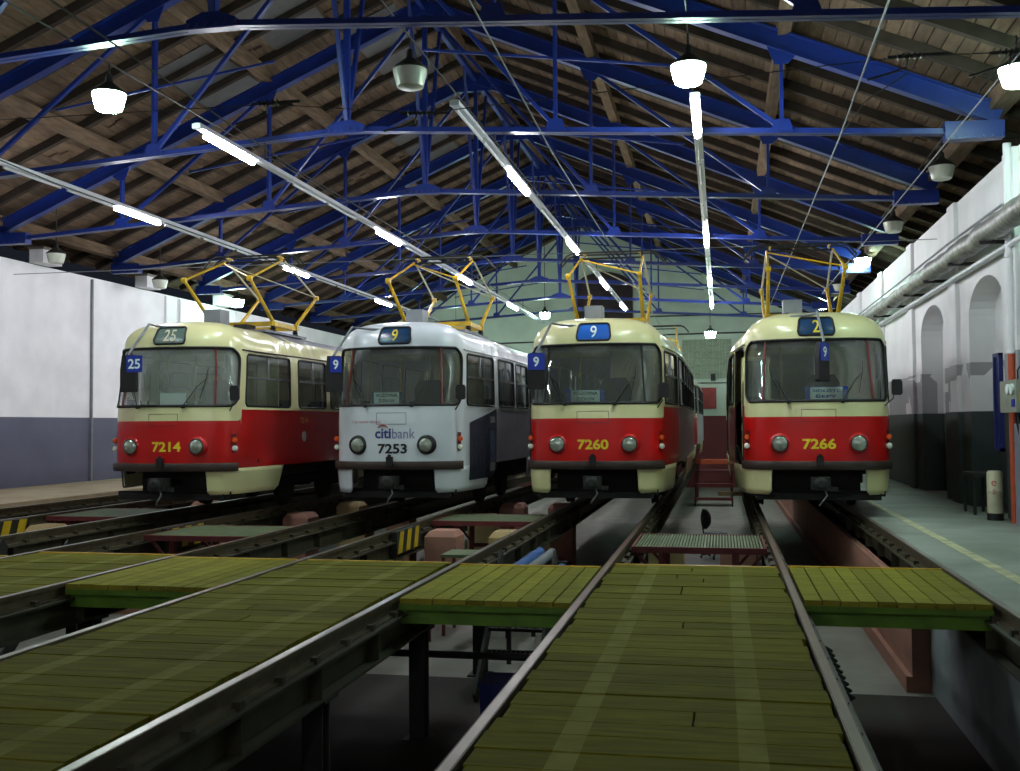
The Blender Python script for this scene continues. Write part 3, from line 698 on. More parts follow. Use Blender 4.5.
t = thing('control_box', 'grey green electrical control box with gauge dials beside the orange pipe', 'control box', (3.7, 14.55, 1.5))
MB().box((-.0, 0, 0), (.24, .8, .42)).build('box', M['cab'], t)
for i, yy in enumerate((.14, .34)): MB().lathe((0, yy, .3), [(.07, .0), (.07, -.03), (.055, -.032), (0, -.032)], 18, 'x').build('dial', M['paper'], t, True)
MB().box((-.012, .06, .07), (0, .2, .17)).build('blue_label', M['blue_sign'], t)
MB().box((.04, -.012, .12), (.2, 0, .26)).build('yellow_label', M['hazy'], t)
for yy in (.1, .3): MB().tube([(.1, yy, .42), (.1, yy, .55), (.16, yy + .06, .62), (.2, yy + .05, .75)], .012, 6).build('cable', M['iron'], t)
MB().tube([(.1, .4, 0), (.1, .42, -.1), (.16, .44, -.4), (.18, .4, -.9)], .012, 6).build('cable', M['iron'], t)
struct(MB().box((3.83, 10.0, 0), (4.0, 15.2, 1.35)).build('trim_1', M['greybox']), 'grey wall panel at the right edge')
t = thing('fuel_barrel', 'cream barrel with red lettering by the orange pipe', 'barrel', (3.75, 15.95, 0))
MB().lathe((0, 0, .1), [(.10, 0), (.105, .02), (.105, .3), (.11, .31), (.105, .32), (.105, .55), (.09, .59), (0, .59)], 24).build('barrel_body', M['barrel'], t, True)
MB().lathe((0, 0, 0), [(.11, 0), (.11, .1), (.08, .1)], 20).build('black_base', M['black'], t, True)
def bw(a, bb): 
    th = -PI / 2 - .35 + a / .107; return (.1075 * math.cos(th), .1075 * math.sin(th), .52 + bb)
text_on('red_lettering', 'e', .16, bw, mat('red_ink', srgb(200, 40, 40)), t); 
def bw2(a, bb): 
    th = -PI / 2 - .35 + a / .107; return (.1075 * math.cos(th), .1075 * math.sin(th), .4 + bb)
text_on('red_lettering', 'S', .1, bw2, M['red'], t)
t = thing('low_bench', 'small dark bench in the first arched niche', 'bench', (3.8, 16.75, 0))
MB().box((-.16, 0, .56), (.18, .75, .62)).build('seat', M['iron'], t)
for sx in (-.13, .13):
    for y in (.04, .68): MB().box((sx - .02, y, 0), (sx + .02, y + .04, .56)).build('leg', M['iron'], t)
t = thing('blue_screen', 'tall blue steel panel leaning in the first arched niche', 'panel', (3.95, 16.3, .95))
MB().box((-.03, 0, 0), (.03, .05, 1.42)).box((-.03, .3, 0), (.03, .35, 1.42)).box((-.03, 0, 0), (.03, .35, .05)).box((-.03, 0, 1.37), (.03, .35, 1.42)).box((.0, .05, .05), (.01, .3, 1.37)).build('frame_panel', M['bluedark'], t)

# left wall equipment
for i, (yy, w) in enumerate(((23.65, .05), (27.2, .04), (28.0, .04), (31.5, .04))):
    tag(MB().box((-15.3, yy, 0), (-15.24, yy + w, 5.05)).build('wall_conduit', M['grey'] if i == 0 else M['wallw']),
        'vertical %s conduit on the left wall, %s from the left' % ('grey' if i == 0 else 'white', ['first', 'second', 'third', 'fourth'][i]), 'conduit', 'left wall conduits')
for i, yy in enumerate((21.2, 25.6, 30.0)):
    t = thing('wall_block', 'white plastered block on top of the left wall, %s from the left' % ROW[i].replace('nearest', 'first'), 'block', (-15.05, yy, 5.1), 0, 'blocks on the left wall top')
    MB().box((-.2, 0, 0), (.15, .7, .36)).build('block_body', M['wallw'], t)
    MB().box((-.22, -.02, .3), (.17, .72, .36)).build('cap', M['conc'], t)

# end wall: windows, light shapes
struct(MB().box((-6.2, YE - .12, 5.9), (-3.7, YE - .005, 7.3)).prism([(-6.2, 7.3), (-3.7, 7.3)] + [(-4.95 + 1.25 * math.cos(PI * i / 12), 7.3 + .7 * math.sin(PI * i / 12)) for i in range(1, 12)], lambda p, k: (p[0], YE - .12 + .115 * k, p[1])).build('window_1', M['brickdark']), 'dark arched window in the end wall gable')
b = MB()
for i in range(8):
    for j in range(6): b.box((-1.6 + i * .26, YE - .1, 3.3 + j * .28), (-1.6 + i * .26 + .24, YE - .005, 3.3 + j * .28 + .26))
struct(b.build('window_2', M['glassblock']), 'glass block window in the end wall')
tag(MB().tube([(-15, YE - .15, 4.9), (-8, YE - .15, 5.0), (-2, YE - .15, 5.2), (4, YE - .15, 5.25)], .03, 8).build('end_wall_pipe', M['iron']), 'dark pipe crossing the end wall', 'pipe')
cable('end_wall_pipe', [(-3, YE - .12, 6.0), (4, YE - .12, 6.0)], .03, 'upper dark pipe crossing the end wall', 'pipe')
cable('end_wall_conduit', [(-2.2, YE - .1, 3.1), (1, YE - .1, 3.1)], .02, 'thin conduit below the glass block window', 'conduit')
tag(MB().box((-.9, YE - .06, 2.0), (-.2, YE - .005, 2.9)).build('notice_board', mat('red_board', srgb(180, 70, 70))), 'small red notice board on the end wall', 'notice board')
tag(MB().box((.2, YE - .16, 1.5), (.6, YE - .005, 2.6)).build('switch_box', M['barrel']), 'cream switch box on the end wall', 'switch box')
tag(MB().box((-.42, YE - .12, 3.2), (-.22, YE - .005, 3.5)).build('bell_box', M['iron']), 'small dark box on the conduit of the end wall', 'box')

# ------------------------------------------------------------------ trams
PL = [(0, 0), (.2, .007), (.4, .03), (.57, .068), (.71, .12), (.84, .19), (.93, .275), (.99, .38), (1.04, .53), (1.07, .75), (1.10, 1.05), (1.145, 1.5), (1.185, 2.0), (1.23, 2.8), (1.25, 3.6), (1.25, 7.0)]
half = PL + [(x, 14 - y) for x, y in PL[::-1][1:]]
def dens(pl):
    out = []
    for i in range(len(pl) - 1):
        p0 = pl[max(i - 1, 0)]; p1 = pl[i]; p2 = pl[i + 1]; p3 = pl[min(i + 2, len(pl) - 1)]
        if i == 0: p0 = (-pl[1][0], pl[1][1])
        for k in range(4):
            t = k / 4
            out.append(tuple(.5 * (2 * p1[c] + (p2[c] - p0[c]) * t + (2 * p0[c] - 5 * p1[c] + 4 * p2[c] - p3[c]) * t * t + (3 * p1[c] - p0[c] - 3 * p2[c] + p3[c]) * t ** 3) for c in (0, 1)))
    out.append(pl[-1]); return out
HP = dens(half); CUM = [0]
for i in range(1, len(HP)): CUM.append(CUM[-1] + math.hypot(HP[i][0] - HP[i - 1][0], HP[i][1] - HP[i - 1][1]))
UH = CUM[-1]
import bisect
def plan(u):
    s = 1 if u >= 0 else -1; a = min(abs(u), UH); i = min(max(bisect.bisect_right(CUM, a) - 1, 0), len(CUM) - 2)
    t = (a - CUM[i]) / (CUM[i + 1] - CUM[i]); return s * (HP[i][0] * (1 - t) + HP[i + 1][0] * t), HP[i][1] * (1 - t) + HP[i + 1][1] * t
def u_at_y(y):     # side param from distance behind the front
    for i in range(len(HP) - 1):
        if HP[i][1] <= y <= HP[i + 1][1] and HP[i][0] > .9: 
            t = (y - HP[i][1]) / max(1e-6, HP[i + 1][1] - HP[i][1]); return CUM[i] * (1 - t) + CUM[i + 1] * t
    return 0
def u_at_x(x):
    a = abs(x); 
    for i in range(len(HP) - 1):
        if HP[i][0] <= a <= HP[i + 1][0]:
            t = (a - HP[i][0]) / (HP[i + 1][0] - HP[i][0]); return math.copysign(CUM[i] * (1 - t) + CUM[i + 1] * t, x)
    return math.copysign(CUM[40], x)
ZS = 2.56; RH = .505; VT = ZS + .62
def sst(e0, e1, x): t = min(1, max(0, (x - e0) / (e1 - e0))); return t * t * (3 - 2 * t)
def SF(u, v, off=0.0):
    px, py = plan(u); fr = 1 - sst(.05, 1.3, min(py, 14 - py))
    n = 2.15 + .95 * fr
    if v <= ZS: z = v; s = 1.0
    else:
        th = min(1, (v - ZS) / (VT - ZS)) * PI / 2; z = ZS + RH * math.sin(th) ** (2 / n); s = max(0.0, math.cos(th)) ** (2 / n)
    cy = min(max(py, 1.15), 12.85)
    x = px * s; y = cy + (py - cy) * s
    zz = min(z, 2.75)
    x *= 1 - .022 * max(0, zz - 1.4) / 1.2 - (.03 * ((.85 - zz) / .5) ** 2 if zz < .85 else 0)
    ln = .17 * sst(1.45, 2.6, zz) * fr * s + (-.0 if zz > .85 else .03 * ((.85 - zz) / .5)) * fr
    y += ln if py < 7 else -ln
    if off:
        e = 1e-3; a = SF0(u, v); du = Vector(SF0(u + e, v)) - Vector(a); dv = Vector(SF0(u, v + e)) - Vector(a)
        nr = du.cross(dv)
        if nr.length < 1e-9: nr = Vector((0, 0, 1))
        nr.normalize()
        if nr.dot(Vector((x, y - cy, max(0, z - 2.4)))) < 0: nr = -nr
        return (x + nr.x * off, y + nr.y * off, z + nr.z * off)
    return (x, y, z)
def SF0(u, v): return SF(u, v)
def v_at_z(z, n=3.1):
    if z <= ZS: return z
    return ZS + (VT - ZS) * math.asin(min(1, ((z - ZS) / RH)) ** (n / 2)) / (PI / 2)
def rrect(u0, u1, v0, v1, r, n=6):
    o = []
    for cx, cy, a in ((u1 - r, v1 - r, 0), (u0 + r, v1 - r, 90), (u0 + r, v0 + r, 180), (u1 - r, v0 + r, 270)):
        for i in range(n + 1):
            t = R(a + 90 * i / n); o.append((cx + r * math.cos(t), cy + r * math.sin(t)))
    # densify long edges
    d = []
    for i in range(len(o)):
        p, q = o[i], o[(i + 1) % len(o)]; L = math.hypot(q[0] - p[0], q[1] - p[1]); k = max(1, int(L / .09))
        for j in range(k): d.append((p[0] + (q[0] - p[0]) * j / k, p[1] + (q[1] - p[1]) * j / k))
    return d
def inpoly(p, poly):
    x, y = p; c = False; n = len(poly)
    for i in range(n):
        x1, y1 = poly[i]; x2, y2 = poly[i - 1]
        if (y1 > y) != (y2 > y) and x < (x2 - x1) * (y - y1) / (y2 - y1) + x1: c = not c
    return c
def densify(poly, st=.1):
    d = []
    for i in range(len(poly)):
        p, q = poly[i], poly[(i + 1) % len(poly)]; L = math.hypot(q[0] - p[0], q[1] - p[1]); k = max(1, int(L / st))
        for j in range(k): d.append((p[0] + (q[0] - p[0]) * j / k, p[1] + (q[1] - p[1]) * j / k))
    return d
def region(outer, holes=(), lines=(), grid=None, colfn=None, off=0.0, b=None):
    b = b or MB(); vs = []; es = []
    def loop(pl):
        n0 = len(vs); vs.extend(pl); es.extend([(n0 + i, n0 + (i + 1) % len(pl)) for i in range(len(pl))])
    loop(outer)
    for h in holes: loop(h)
    for l in lines:
        n0 = len(vs); vs.extend(l); es.extend([(n0 + i, n0 + i + 1) for i in range(len(l) - 1)])
    if grid:
        us, vv = grid
        for u in us:
            for v in vv:
                if inpoly((u, v), outer) and not any(inpoly((u, v), h) for h in holes): vs.append((u, v))
    r = delaunay_2d_cdt([Vector(v) for v in vs], es, [], 0, 1e-5)
    P, F = r[0], r[2]; keep = []; mi = []
    hb = [(min(p[0] for p in h), max(p[0] for p in h), min(p[1] for p in h), max(p[1] for p in h)) for h in holes]
    for f in F:
        c = (sum(P[i][0] for i in f) / len(f), sum(P[i][1] for i in f) / len(f))
        if not inpoly(c, outer): continue
        if any(bb[0] < c[0] < bb[1] and bb[2] < c[1] < bb[3] and inpoly(c, h) for h, bb in zip(holes, hb)): continue
        keep.append(tuple(f)); mi.append(colfn(*c) if colfn else 0)
    n0 = len(b.v); b.v += [SF(p[0], p[1], off) for p in P]; b.f += [tuple(i + n0 for i in f) for f in keep]; b.mi += mi
    return b
def smooth_obj(o):
    me = o.data; bm = bmesh.new(); bm.from_mesh(me); bmesh.ops.remove_doubles(bm, verts=bm.verts, dist=1e-4)
    bmesh.ops.dissolve_degenerate(bm, dist=1e-5, edges=bm.edges); bmesh.ops.recalc_face_normals(bm, faces=bm.faces)
    bm.to_mesh(me); bm.free(); me.polygons.foreach_set('use_smooth', [True] * len(me.polygons)); me.update(); return o
UW = u_at_y(.44)
WS = rrect(-UW, UW, 1.70, v_at_z(2.60), .17)
DB = rrect(-.27, .27, v_at_z(2.665), v_at_z(2.93), .045)
SW = [(.64, 2.1), (2.42, 3.6)] + [(3.84 + 1.42 * i, 3.84 + 1.42 * i + 1.2) for i in range(6)]
SWH = [rrect(u_at_y(a), u_at_y(c), 1.70, 2.52, .07) for a, c in SW]
DOORS = [(.62, 1.62), (6.35, 7.65), (11.6, 12.9)]
DWN = [(1.95, 3.15), (3.35, 4.6), (4.8, 6.15), (7.85, 9.1), (9.3, 10.5), (10.7, 11.4)]
DWH = [rrect(-u_at_y(c), -u_at_y(a), 1.70, 2.52, .07) for a, c in DWN]
DRH = [rrect(-u_at_y(c), -u_at_y(a), .42, 2.54, .03) for a, c in DOORS]
SWR = rrect(-.9, .9, 1.70, v_at_z(2.55), .15)
us = [-UH + .001 + i * .0 for i in range(0)]
_g = []; u = -UH + .05
while u < UH - .04:
    _g.append(u); u += .09 if (abs(u) < 2.3 or abs(u) > UH - 2.3) else .45
_v = [.5, .62, .8, .95, 1.1, 1.25, 1.4, 1.55, 1.68, 1.85, 2.0, 2.15, 2.3, 2.42, 2.5] + [ZS + (VT - ZS) * t for t in (.02, .08, .15, .22, .3, .38, .46, .54, .62, .7, .78, .86, .93)]
STEP = u_at_y(.54)
def bandline(s, r=.1):
    o = [(0, 1.47)]; u = 0
    while u < STEP - r - .1: u += .1; o.append((u, 1.47))
    for i in range(7):
        t = R(-90 + 90 * i / 6); o.append((STEP - r + r * math.cos(t), 1.47 + .09 + .09 * math.sin(t)))
    o.append((STEP, 1.645)); u = STEP
    while u < UH - .3: u += .3; o.append((min(u, UH - .02), 1.645))
    o.append((UH - .01, 1.645))
    return [(s * a, b) for a, b in o]
def on_red(u, v): return v < (1.47 if abs(u) < STEP - .1 else (1.47 if (abs(u) < STEP and v < 1.555) else 1.645 if abs(u) > STEP else 1.47))
BL = bandline(1) + []; BR = bandline(-1)[1:]
def frame_tube(loop, r, off=0.004, n=6):
    return MB().tube([SF(p[0], p[1], off) for p in loop], r, n, closed=True)

def make_tram(spec, X, Y):
    T = thing('tram', spec['label'], 'tram', (X, Y, 0), 0, 'trams in the depot')
    body_m = spec['mats']; cf = spec['col']
    outer = densify([(-UH, .74), (UH, .74), (UH, VT), (-UH, VT)], .2)
    lines = [BL, BR]
    for uu in spec.get('cuts', []): lines.append([(uu, .76 + i * .06) for i in range(15)])
    roofl = []; u = -UH + .05
    while u < UH: roofl.append((u, ROOFV)); u += .2
    lines.append(roofl)
    b = region(outer, [WS, DB, SWR] + SWH + DWH + DRH if False else [WS, DB] + SWH + DWH + DRHX, lines, (_g, _v), cf)
    body = smooth_obj(b.build('body_shell', body_m, T))
    # gutter above the side windows
    for s in (-1, 1):
        pts = []; y = .5
        while y < 13.5: pts.append(SF(s * u_at_y(y), 2.565, .012)); y += .4
        MB().tube(pts, .014, 6).build('rain_gutter', body_m[0] if not spec.get('gut') else M[spec['gut']], T)
    # glass
    g = region(WS, (), (), ([-1.5 + .1 * i for i in range(31)], [1.78 + .09 * i for i in range(9)]), None, -.012)
    smooth_obj(g.build('windscreen', M[spec.get('glass', 'glass')], T))
    frame_tube(WS, .022).build('windscreen_seal', M['black'], T, True)
    for s in (-1, 1):
        pts = [SF(s * (u_at_x(.755) + .03 - .05 * i / 8), 1.70 + .87 * i / 8, .004) for i in range(9)]
        MB().tube(pts, .017, 6).build('windscreen_pillar', M[spec.get('pillar', 'maroon')], T, True)
    for k, lp in enumerate(SWH):
        g = region(lp, (), (), ([u_at_y(.6 + .3 * i) for i in range(44)], [1.8, 2.0, 2.2, 2.4]), None, -.012)
        w = smooth_obj(g.build('side_window', M['glasss'], T))
        frame_tube(lp, .016).build('window_seal', M['black'], w, True)
        a, c = SW[k]
        bb = MB(); z0 = 2.15
        bb.bar(SF(u_at_y(a + .02), z0, -.004), SF(u_at_y(c - .02), z0, -.004), .02, .028)
        bb.bar(SF(u_at_y((a + c) / 2), z0, -.004), SF(u_at_y((a + c) / 2), 2.5, -.004), .02, .028, up=(0, 1, 0)); bb.build('vent_bar', M['chrome'], w)
    for k, lp in enumerate(DWH):
        g = region(lp, (), (), None, None, -.012); w = g.build('side_window', M['glasss'], T)
        frame_tube(lp, .016).build('window_seal', M['black'], w, True)
    # doors on the boarding side
    for k, lp in enumerate(DRHX):
        a, c = DOORS[k]; opened = (k == 0 and spec.get('open'))
        d = thing_part('door', T)
        if opened:
            xe = -SF(u_at_y(a), 1.5)[0]
            for (y0, sgn) in ((a + .05, 1), (c - .05, -1)):
                x0 = -1.06; leaf = MB().box((x0, y0 - .015, .5), (x0 + .42, y0 + .015, .62)).box((x0, y0 - .015, 1.38), (x0 + .42, y0 + .015, 1.5)).box((x0, y0 - .015, 2.38), (x0 + .42, y0 + .015, 2.48)).box((x0, y0 - .015, .5), (x0 + .05, y0 + .015, 2.48)).box((x0 + .37, y0 - .015, .5), (x0 + .42, y0 + .015, 2.48)).box((x0 + .05, y0 - .012, .62), (x0 + .37, y0 + .012, .9))
                leaf.build('door_leaf', M['cream'], d)
                MB().box((x0 + .05, y0 - .004, 1.5), (x0 + .37, y0 + .004, 2.38)).build('door_glass', M['glasss'], d)
        else:
            mcol = body_m[spec.get('door_mi', 0)]
            holes = []
            uu0, uu1 = -u_at_y(c), -u_at_y(a); n = 2
            for i in range(n):
                p, q = uu0 + (uu1 - uu0) * i / n, uu0 + (uu1 - uu0) * (i + 1) / n; holes.append(rrect(p + .06, q - .06, 1.5, 2.42, .05)); holes.append(rrect(p + .06, q - .06, .62, 1.36, .05))
            g = region(lp, holes, (), None, None, -.02); g.build('door_leaf', mcol, d)
            for h in holes: 
                region(h, (), (), None, None, -.025).build('door_glass', M['glasss'], d)
        frame_tube(lp, .014).build('door_seal', M['black'], d, True)
    # destination box
    g = region(DB, (), (), ([-.2, -.1, 0, .1, .2], [v_at_z(2.73), v_at_z(2.8), v_at_z(2.87)]), None, -.006)
    db = smooth_obj(g.build('destination_box', M[spec['dest_m']], T)); frame_tube(DB, .016).build('box_seal', M['black'], db, True)
    if spec.get('dest'):
        fn = lambda a, bq: SF(a + spec.get('dest_x', 0), v_at_z(2.80 + bq), .001)
        text_on('route_number', spec['dest'], .24, fn, M[spec.get('dest_ink', 'numyel')], db, bold=.002, height=.19)
    # skirts
    for s in (-1, 1):
        for poly in ([(u_at_x(.655), .738), (u_at_y(1.85), .738), (u_at_y(1.72), .40), (u_at_y(1.6), .335), (u_at_x(.73), .335), (u_at_x(.69), .38)],
                     [(u_at_y(4.9), .738), (u_at_y(9.1), .738), (u_at_y(9.0), .38), (u_at_y(8.9), .34), (u_at_y(5.1), .34), (u_at_y(5.0), .38)],
                     [(u_at_y(12.15), .738), (UH - .65, .738), (UH - .70, .34), (u_at_y(12.3), .34)]):
            if s < 0 and spec.get('no_left_skirt') and poly[0][0] < 1: continue
            pl = densify([(s * a, q) for a, q in poly], .1)
            o = smooth_obj(region(pl, (), (), ([s * .1 * i for i in range(int(UH * 10))], [.42, .5, .58, .66]), None, .0).build('skirt', M[spec['skirt']], T))
            sm = o.modifiers.new('s', 'SOLIDIFY'); sm.thickness = .02; sm.offset = -1 if s > 0 else 1
    # bumper
    pts = []; u = -u_at_y(.50)
    while u <= u_at_y(.50) + .001: pts.append(u); u += .1
    b = MB()
    for i in range(len(pts) - 1):
        for (o1, o2) in ((.0, .06),):
            A = [SF(pts[i], z, o) for z, o in ((.70, -.02), (.70, .05), (.715, .06), (.81, .06), (.825, .05), (.825, -.02))]
            B = [SF(pts[i + 1], z, o) for z, o in ((.70, -.02), (.70, .05), (.715, .06), (.81, .06), (.825, .05), (.825, -.02))]
            b.add(A + B, [(j, (j + 1) % 6, 6 + (j + 1) % 6, 6 + j) for j in range(6)])
    A = [SF(pts[0], z, o) for z, o in ((.70, -.02), (.70, .06), (.825, .06), (.825, -.02))]; b.add(A, [(0, 1, 2, 3)])
    A = [SF(pts[-1], z, o) for z, o in ((.70, -.02), (.70, .06), (.825, .06), (.825, -.02))]; b.add(A, [(0, 1, 2, 3)])
    bo = smooth_obj(b.build('bumper', M['bumper'], T)); bo.data.set_sharp_from_angle(angle=R(35))
    MB().box((-.05, -.11, .76), (.05, -.05, .90)).lathe((0, -.09, .90), [(.03, 0), (.03, .03), (0, .04)], 10).build('bumper_hook', M['black'], bo)
    # headlights
    for s in (-1, 1):
        x = s * .55; y = SF(u_at_x(x), 1.08)[1]
        h = MB().lathe((x, y, 1.08), [(.155, .03), (.15, -.02), (.13, -.045), (.118, -.05)], 28, 'y').build('headlight_ring', M[spec['ring']], T, True)
        MB().lathe((x, y, 1.08), [(.12, -.045), (.12, -.06), (.112, -.066), (.104, -.06)], 28, 'y').build('headlight_bezel', M['black'], h, True)
        MB().lathe((x, y, 1.08), [(.112, -.052), (.095, -.066), (.05, -.078), (0, -.082)], 28, 'y').build('headlight_lens', M['lens'], h, True)
        # marker lamps
        uu = s * u_at_x(.985)
        base = smooth_obj(region(densify([(uu - .04, .98), (uu + .04, .98), (uu + .04, 1.27), (uu - .04, 1.27)], .05), (), (), None, None, .02).build('marker_lamp', M['redsteel'], T))
        p = Vector(SF(uu, 1.17, .03)); MB().lathe(p, [(.04, .03), (.042, -.01), (.03, -.03), (0, -.034)], 14, 'y').build('orange_lens', M['orange'], base, True)
        p = Vector(SF(uu, 1.04, .03)); MB().lathe(p, [(.044, .03), (.046, -.01), (.03, -.034), (0, -.04)], 14, 'y').build('clear_lens', M['clear'], base, True)
    # hatch outline below the windscreen
    b = MB()
    for z in (1.40, 1.575):
        for i in range(6): b.bar(SF(-.24 + .08 * i, z, .001), SF(-.16 + .08 * i, z, .001), .004, .006)
    for x in (-.24, .24): b.bar(SF(x, 1.40, .001), SF(x, 1.575, .001), .006, .004, up=(0, 1, 0))
    b.build('front_hatch', M['bumper'], T)
    # fleet number
    fn = lambda a, bq: SF(a + spec.get('num_x', 0), spec.get('num_z', 1.075) + bq, .004)
    text_on('fleet_number', spec['num'], .2, fn, M[spec['num_m']], T, bold=.006, width=.47, height=.155)
    # wipers
    for s, x0, x1 in ((-1, -.42, -.66), (1, .33, .63)):
        p0 = Vector(SF(u_at_x(x0), 1.68, .05)); p1 = Vector(SF(u_at_x(x1 * .82), 1.98, .05)); p2 = Vector(SF(u_at_x(x1), 2.1, .035)); p3 = Vector(SF(u_at_x(x1 * .78 if s < 0 else x1 * .9), 1.8, .03)); p4 = Vector(SF(u_at_x(x1 * 1.03), 2.28, .03))
        w = MB().lathe(p0, [(.028, .03), (.028, -.02), (0, -.025)], 12, 'y').tube([p0, p1, p2], [.011, .008, .006], 6).build('wiper_arm', M['black'], T, True)
        MB().tube([p3, p2, p4], [.006, .009, .006], 6).build('wiper_blade', M['black'], w)
    # mirrors
    for s in ((1,) if not spec.get('mirror_far') else (1,)):
        p = Vector(SF(s * u_at_y(.42 if spec.get('mirror_out') else .30), 1.88, .10 if spec.get('mirror_out') else .07)); q = Vector(SF(s * u_at_y(.3), 1.62, .01))
        mo = MB().tube([q, (q + p) / 2 + Vector((s * .06, -.03, -.02)), p + Vector((0, 0, -.05))], .009, 6).build('mirror_arm', M['iron'], T)
        bb = MB(); c = [(-.055, -.11), (.055, -.11), (.075, -.08), (.075, .08), (.055, .12), (-.055, .12), (-.075, .08), (-.075, -.08)]
        cx = p + Vector((s * .05, -.06, 0)); bb.prism(c, lambda q, k: (cx.x + q[0], cx.y + q[1] * 0 + k * .05, cx.z + q[1])); bb.build('mirror_head', M['black'], mo)
    # route lamp on a bent arm
    rp = spec.get('arm')
    if rp:
        (ax, az), (bx, by, bz), yaw = rp
        a0 = Vector(SF(u_at_x(ax[0]), v_at_z(az), .02)); a1 = a0 + Vector((ax[1], -.05, .07)); hd = Vector((bx, by, bz))
        arm = MB().tube([a0 + Vector((-.35 * spec.get('armdir', -1), .1, .02)), a0 + Vector((0, 0, .04)), a1, hd + Vector((0, 0, .2))], .02, 8).build('mirror_bracket', M['grey'], T, True)
        rot = Matrix.Rotation(yaw, 3, 'Z')
        cc = [(-.115, -.36), (.115, -.36), (.13, -.33), (.13, -.02), (.1, .2), (-.1, .2), (-.13, -.02), (-.13, -.33)]
        hbx = MB().prism(cc, lambda q, k: tuple(hd + rot @ Vector((q[0], .07 * k, q[1])))).build('mirror_housing', M['black'], arm)
        x0, x1 = spec.get('plate', (-.12, .12))
        MB().prism([(x0, -.06), (x1, -.06), (x1, .19), (x0, .19)], lambda q, k: tuple(hd + rot @ Vector((q[0], -.012 + .01 * k, q[1])))).build('route_plate', M['blue_sign'], hbx)
        fn = lambda a, bq: tuple(hd + rot @ Vector(((x0 + x1) / 2 + a, -.0145, .065 + bq)))
        text_on('route_digits', spec['route'], .18, fn, M['paper'], hbx, bold=.004, height=.15, width=min(.2, (x1 - x0) * .8) if len(spec['route']) > 1 else .085)
    # destination card in the windscreen
    cd = spec.get('card')
    if cd:
        cx, w = cd['x'], cd['w']; yy = SF(u_at_x(cx), 1.7)[1] + .07
        c = MB().box((cx - w / 2, yy, 1.705), (cx + w / 2, yy + .01, 1.705 + .2)).build('destination_card', M[cd['m']], T)
        wi = w * cd.get('inner', .76)
        MB().box((cx - wi / 2, yy - .004, 1.712), (cx + wi / 2, yy, 1.896)).build('card_face', M['paper'], c)
        for i, ln in enumerate(cd['t']):
            fn = lambda a, bq, i=i: (cx + a, yy - .0055, 1.852 - i * .082 + bq)
            text_on('card_text', ln, .075, fn, M[cd['ink']], c, bold=.002, width=wi * (.86 if i == 0 else .66), height=.055)
    # interior
    b = MB().box((-1.1, 1.0, .80), (1.1, 13.0, .86)).box((-.9, .35, .80), (.9, 1.0, .86))
    b.build('cabin_floor', M['under'], T)
    b = MB().prism([(.16, .9), (.16 + .05, 1.6), (.3, 1.66), (.62, 1.68), (.75, 1.5), (.72, .9)], lambda p, k: (-.83 + 1.66 * k, p[0] + .1, p[1])); b.build('dashboard', M['dash'], T)
    b = MB().box((.02, 1.32, .86), (.32, 1.5, 1.25)).box((-.02, 1.1, 1.25), (.42, 1.5, 1.36)); b.prism([(-.04, 1.36), (.44, 1.36), (.46, 2.0), (.38, 2.14), (.02, 2.14), (-.06, 2.0)], lambda q, k: (q[0], 1.48 + .09 * k, q[1])).build('driver_seat', M['seat'], T)
    b = MB().box((-1.05, 1.9, .86), (-.1, 1.94, 1.5)).box((.1, 1.9, .86), (1.05, 1.94, 2.62)).box((-1.0, 1.9, 2.5), (.1, 1.94, 2.62)); b.build('cab_partition', M['interior'], T)
    for x in (-.95, -.42, .1): MB().tube([(x, 1.85, .86), (x, 1.85, 2.6)], .018, 8).build('grab_pole', M['cream_s'] if x < 0 else M['chrome'], T, True)
    seat0 = None
    for i in range(6):
        for s in (-1, 1):
            if s == -1 and i in (3,): continue
            if seat0 is None:
                seat0 = MB().box((-.2, 0, .86), (.2, .05, 1.2)).box((-.22, -.2, 1.24), (.22, .22, 1.3)).prism([(-.22, 1.3), (.22, 1.3), (.22, 1.78), (.16, 1.84), (-.16, 1.84), (-.22, 1.78)], lambda q, k: (q[0], .2 + .04 * k, q[1])).build('passenger_seat', M['seat'], T)
                o = seat0
            else: o = seat0.copy(); COL.objects.link(o); o.parent = T
            o.location = (s * .82, 2.6 + i * 1.5, 0)
    # underframe, coupler, bogies
    MB().box((-.62, .5, .36), (.62, 2.2, .74)).box((-1.05, 2.0, .55), (1.05, 12.0, .74)).box((-.9, 5.2, .36), (.9, 8.8, .6)).box((-.95, .35, .30), (.95, .42, .38)).build('underframe', M['under'], T)
    MB().box((-.88, .26, .25), (.88, .34, .345)).box((-.88, .3, .3), (-.84, .9, .34)).box((.84, .3, .3), (.88, .9, .34)).build('lifeguard_board', M['under'], T)
    cp = MB().tube([(0, .7, .52), (0, .0, .5)], .06, 10).box((-.13, -.2, .42), (.13, .02, .6)).lathe((.0, -.2, .51), [(.1, .0), (.1, -.03), (.05, -.05), (.0, -.05)], 16, 'y').box((.13, -.14, .40), (.24, -.08, .46)).build('coupler', M['iron'], T)
    MB().tube([(.05, -.16, .44), (.08, -.18, .34), (.02, -.18, .26), (-.02, -.14, .2)], .012, 6).build('coupler_hose', M['grey'], cp)
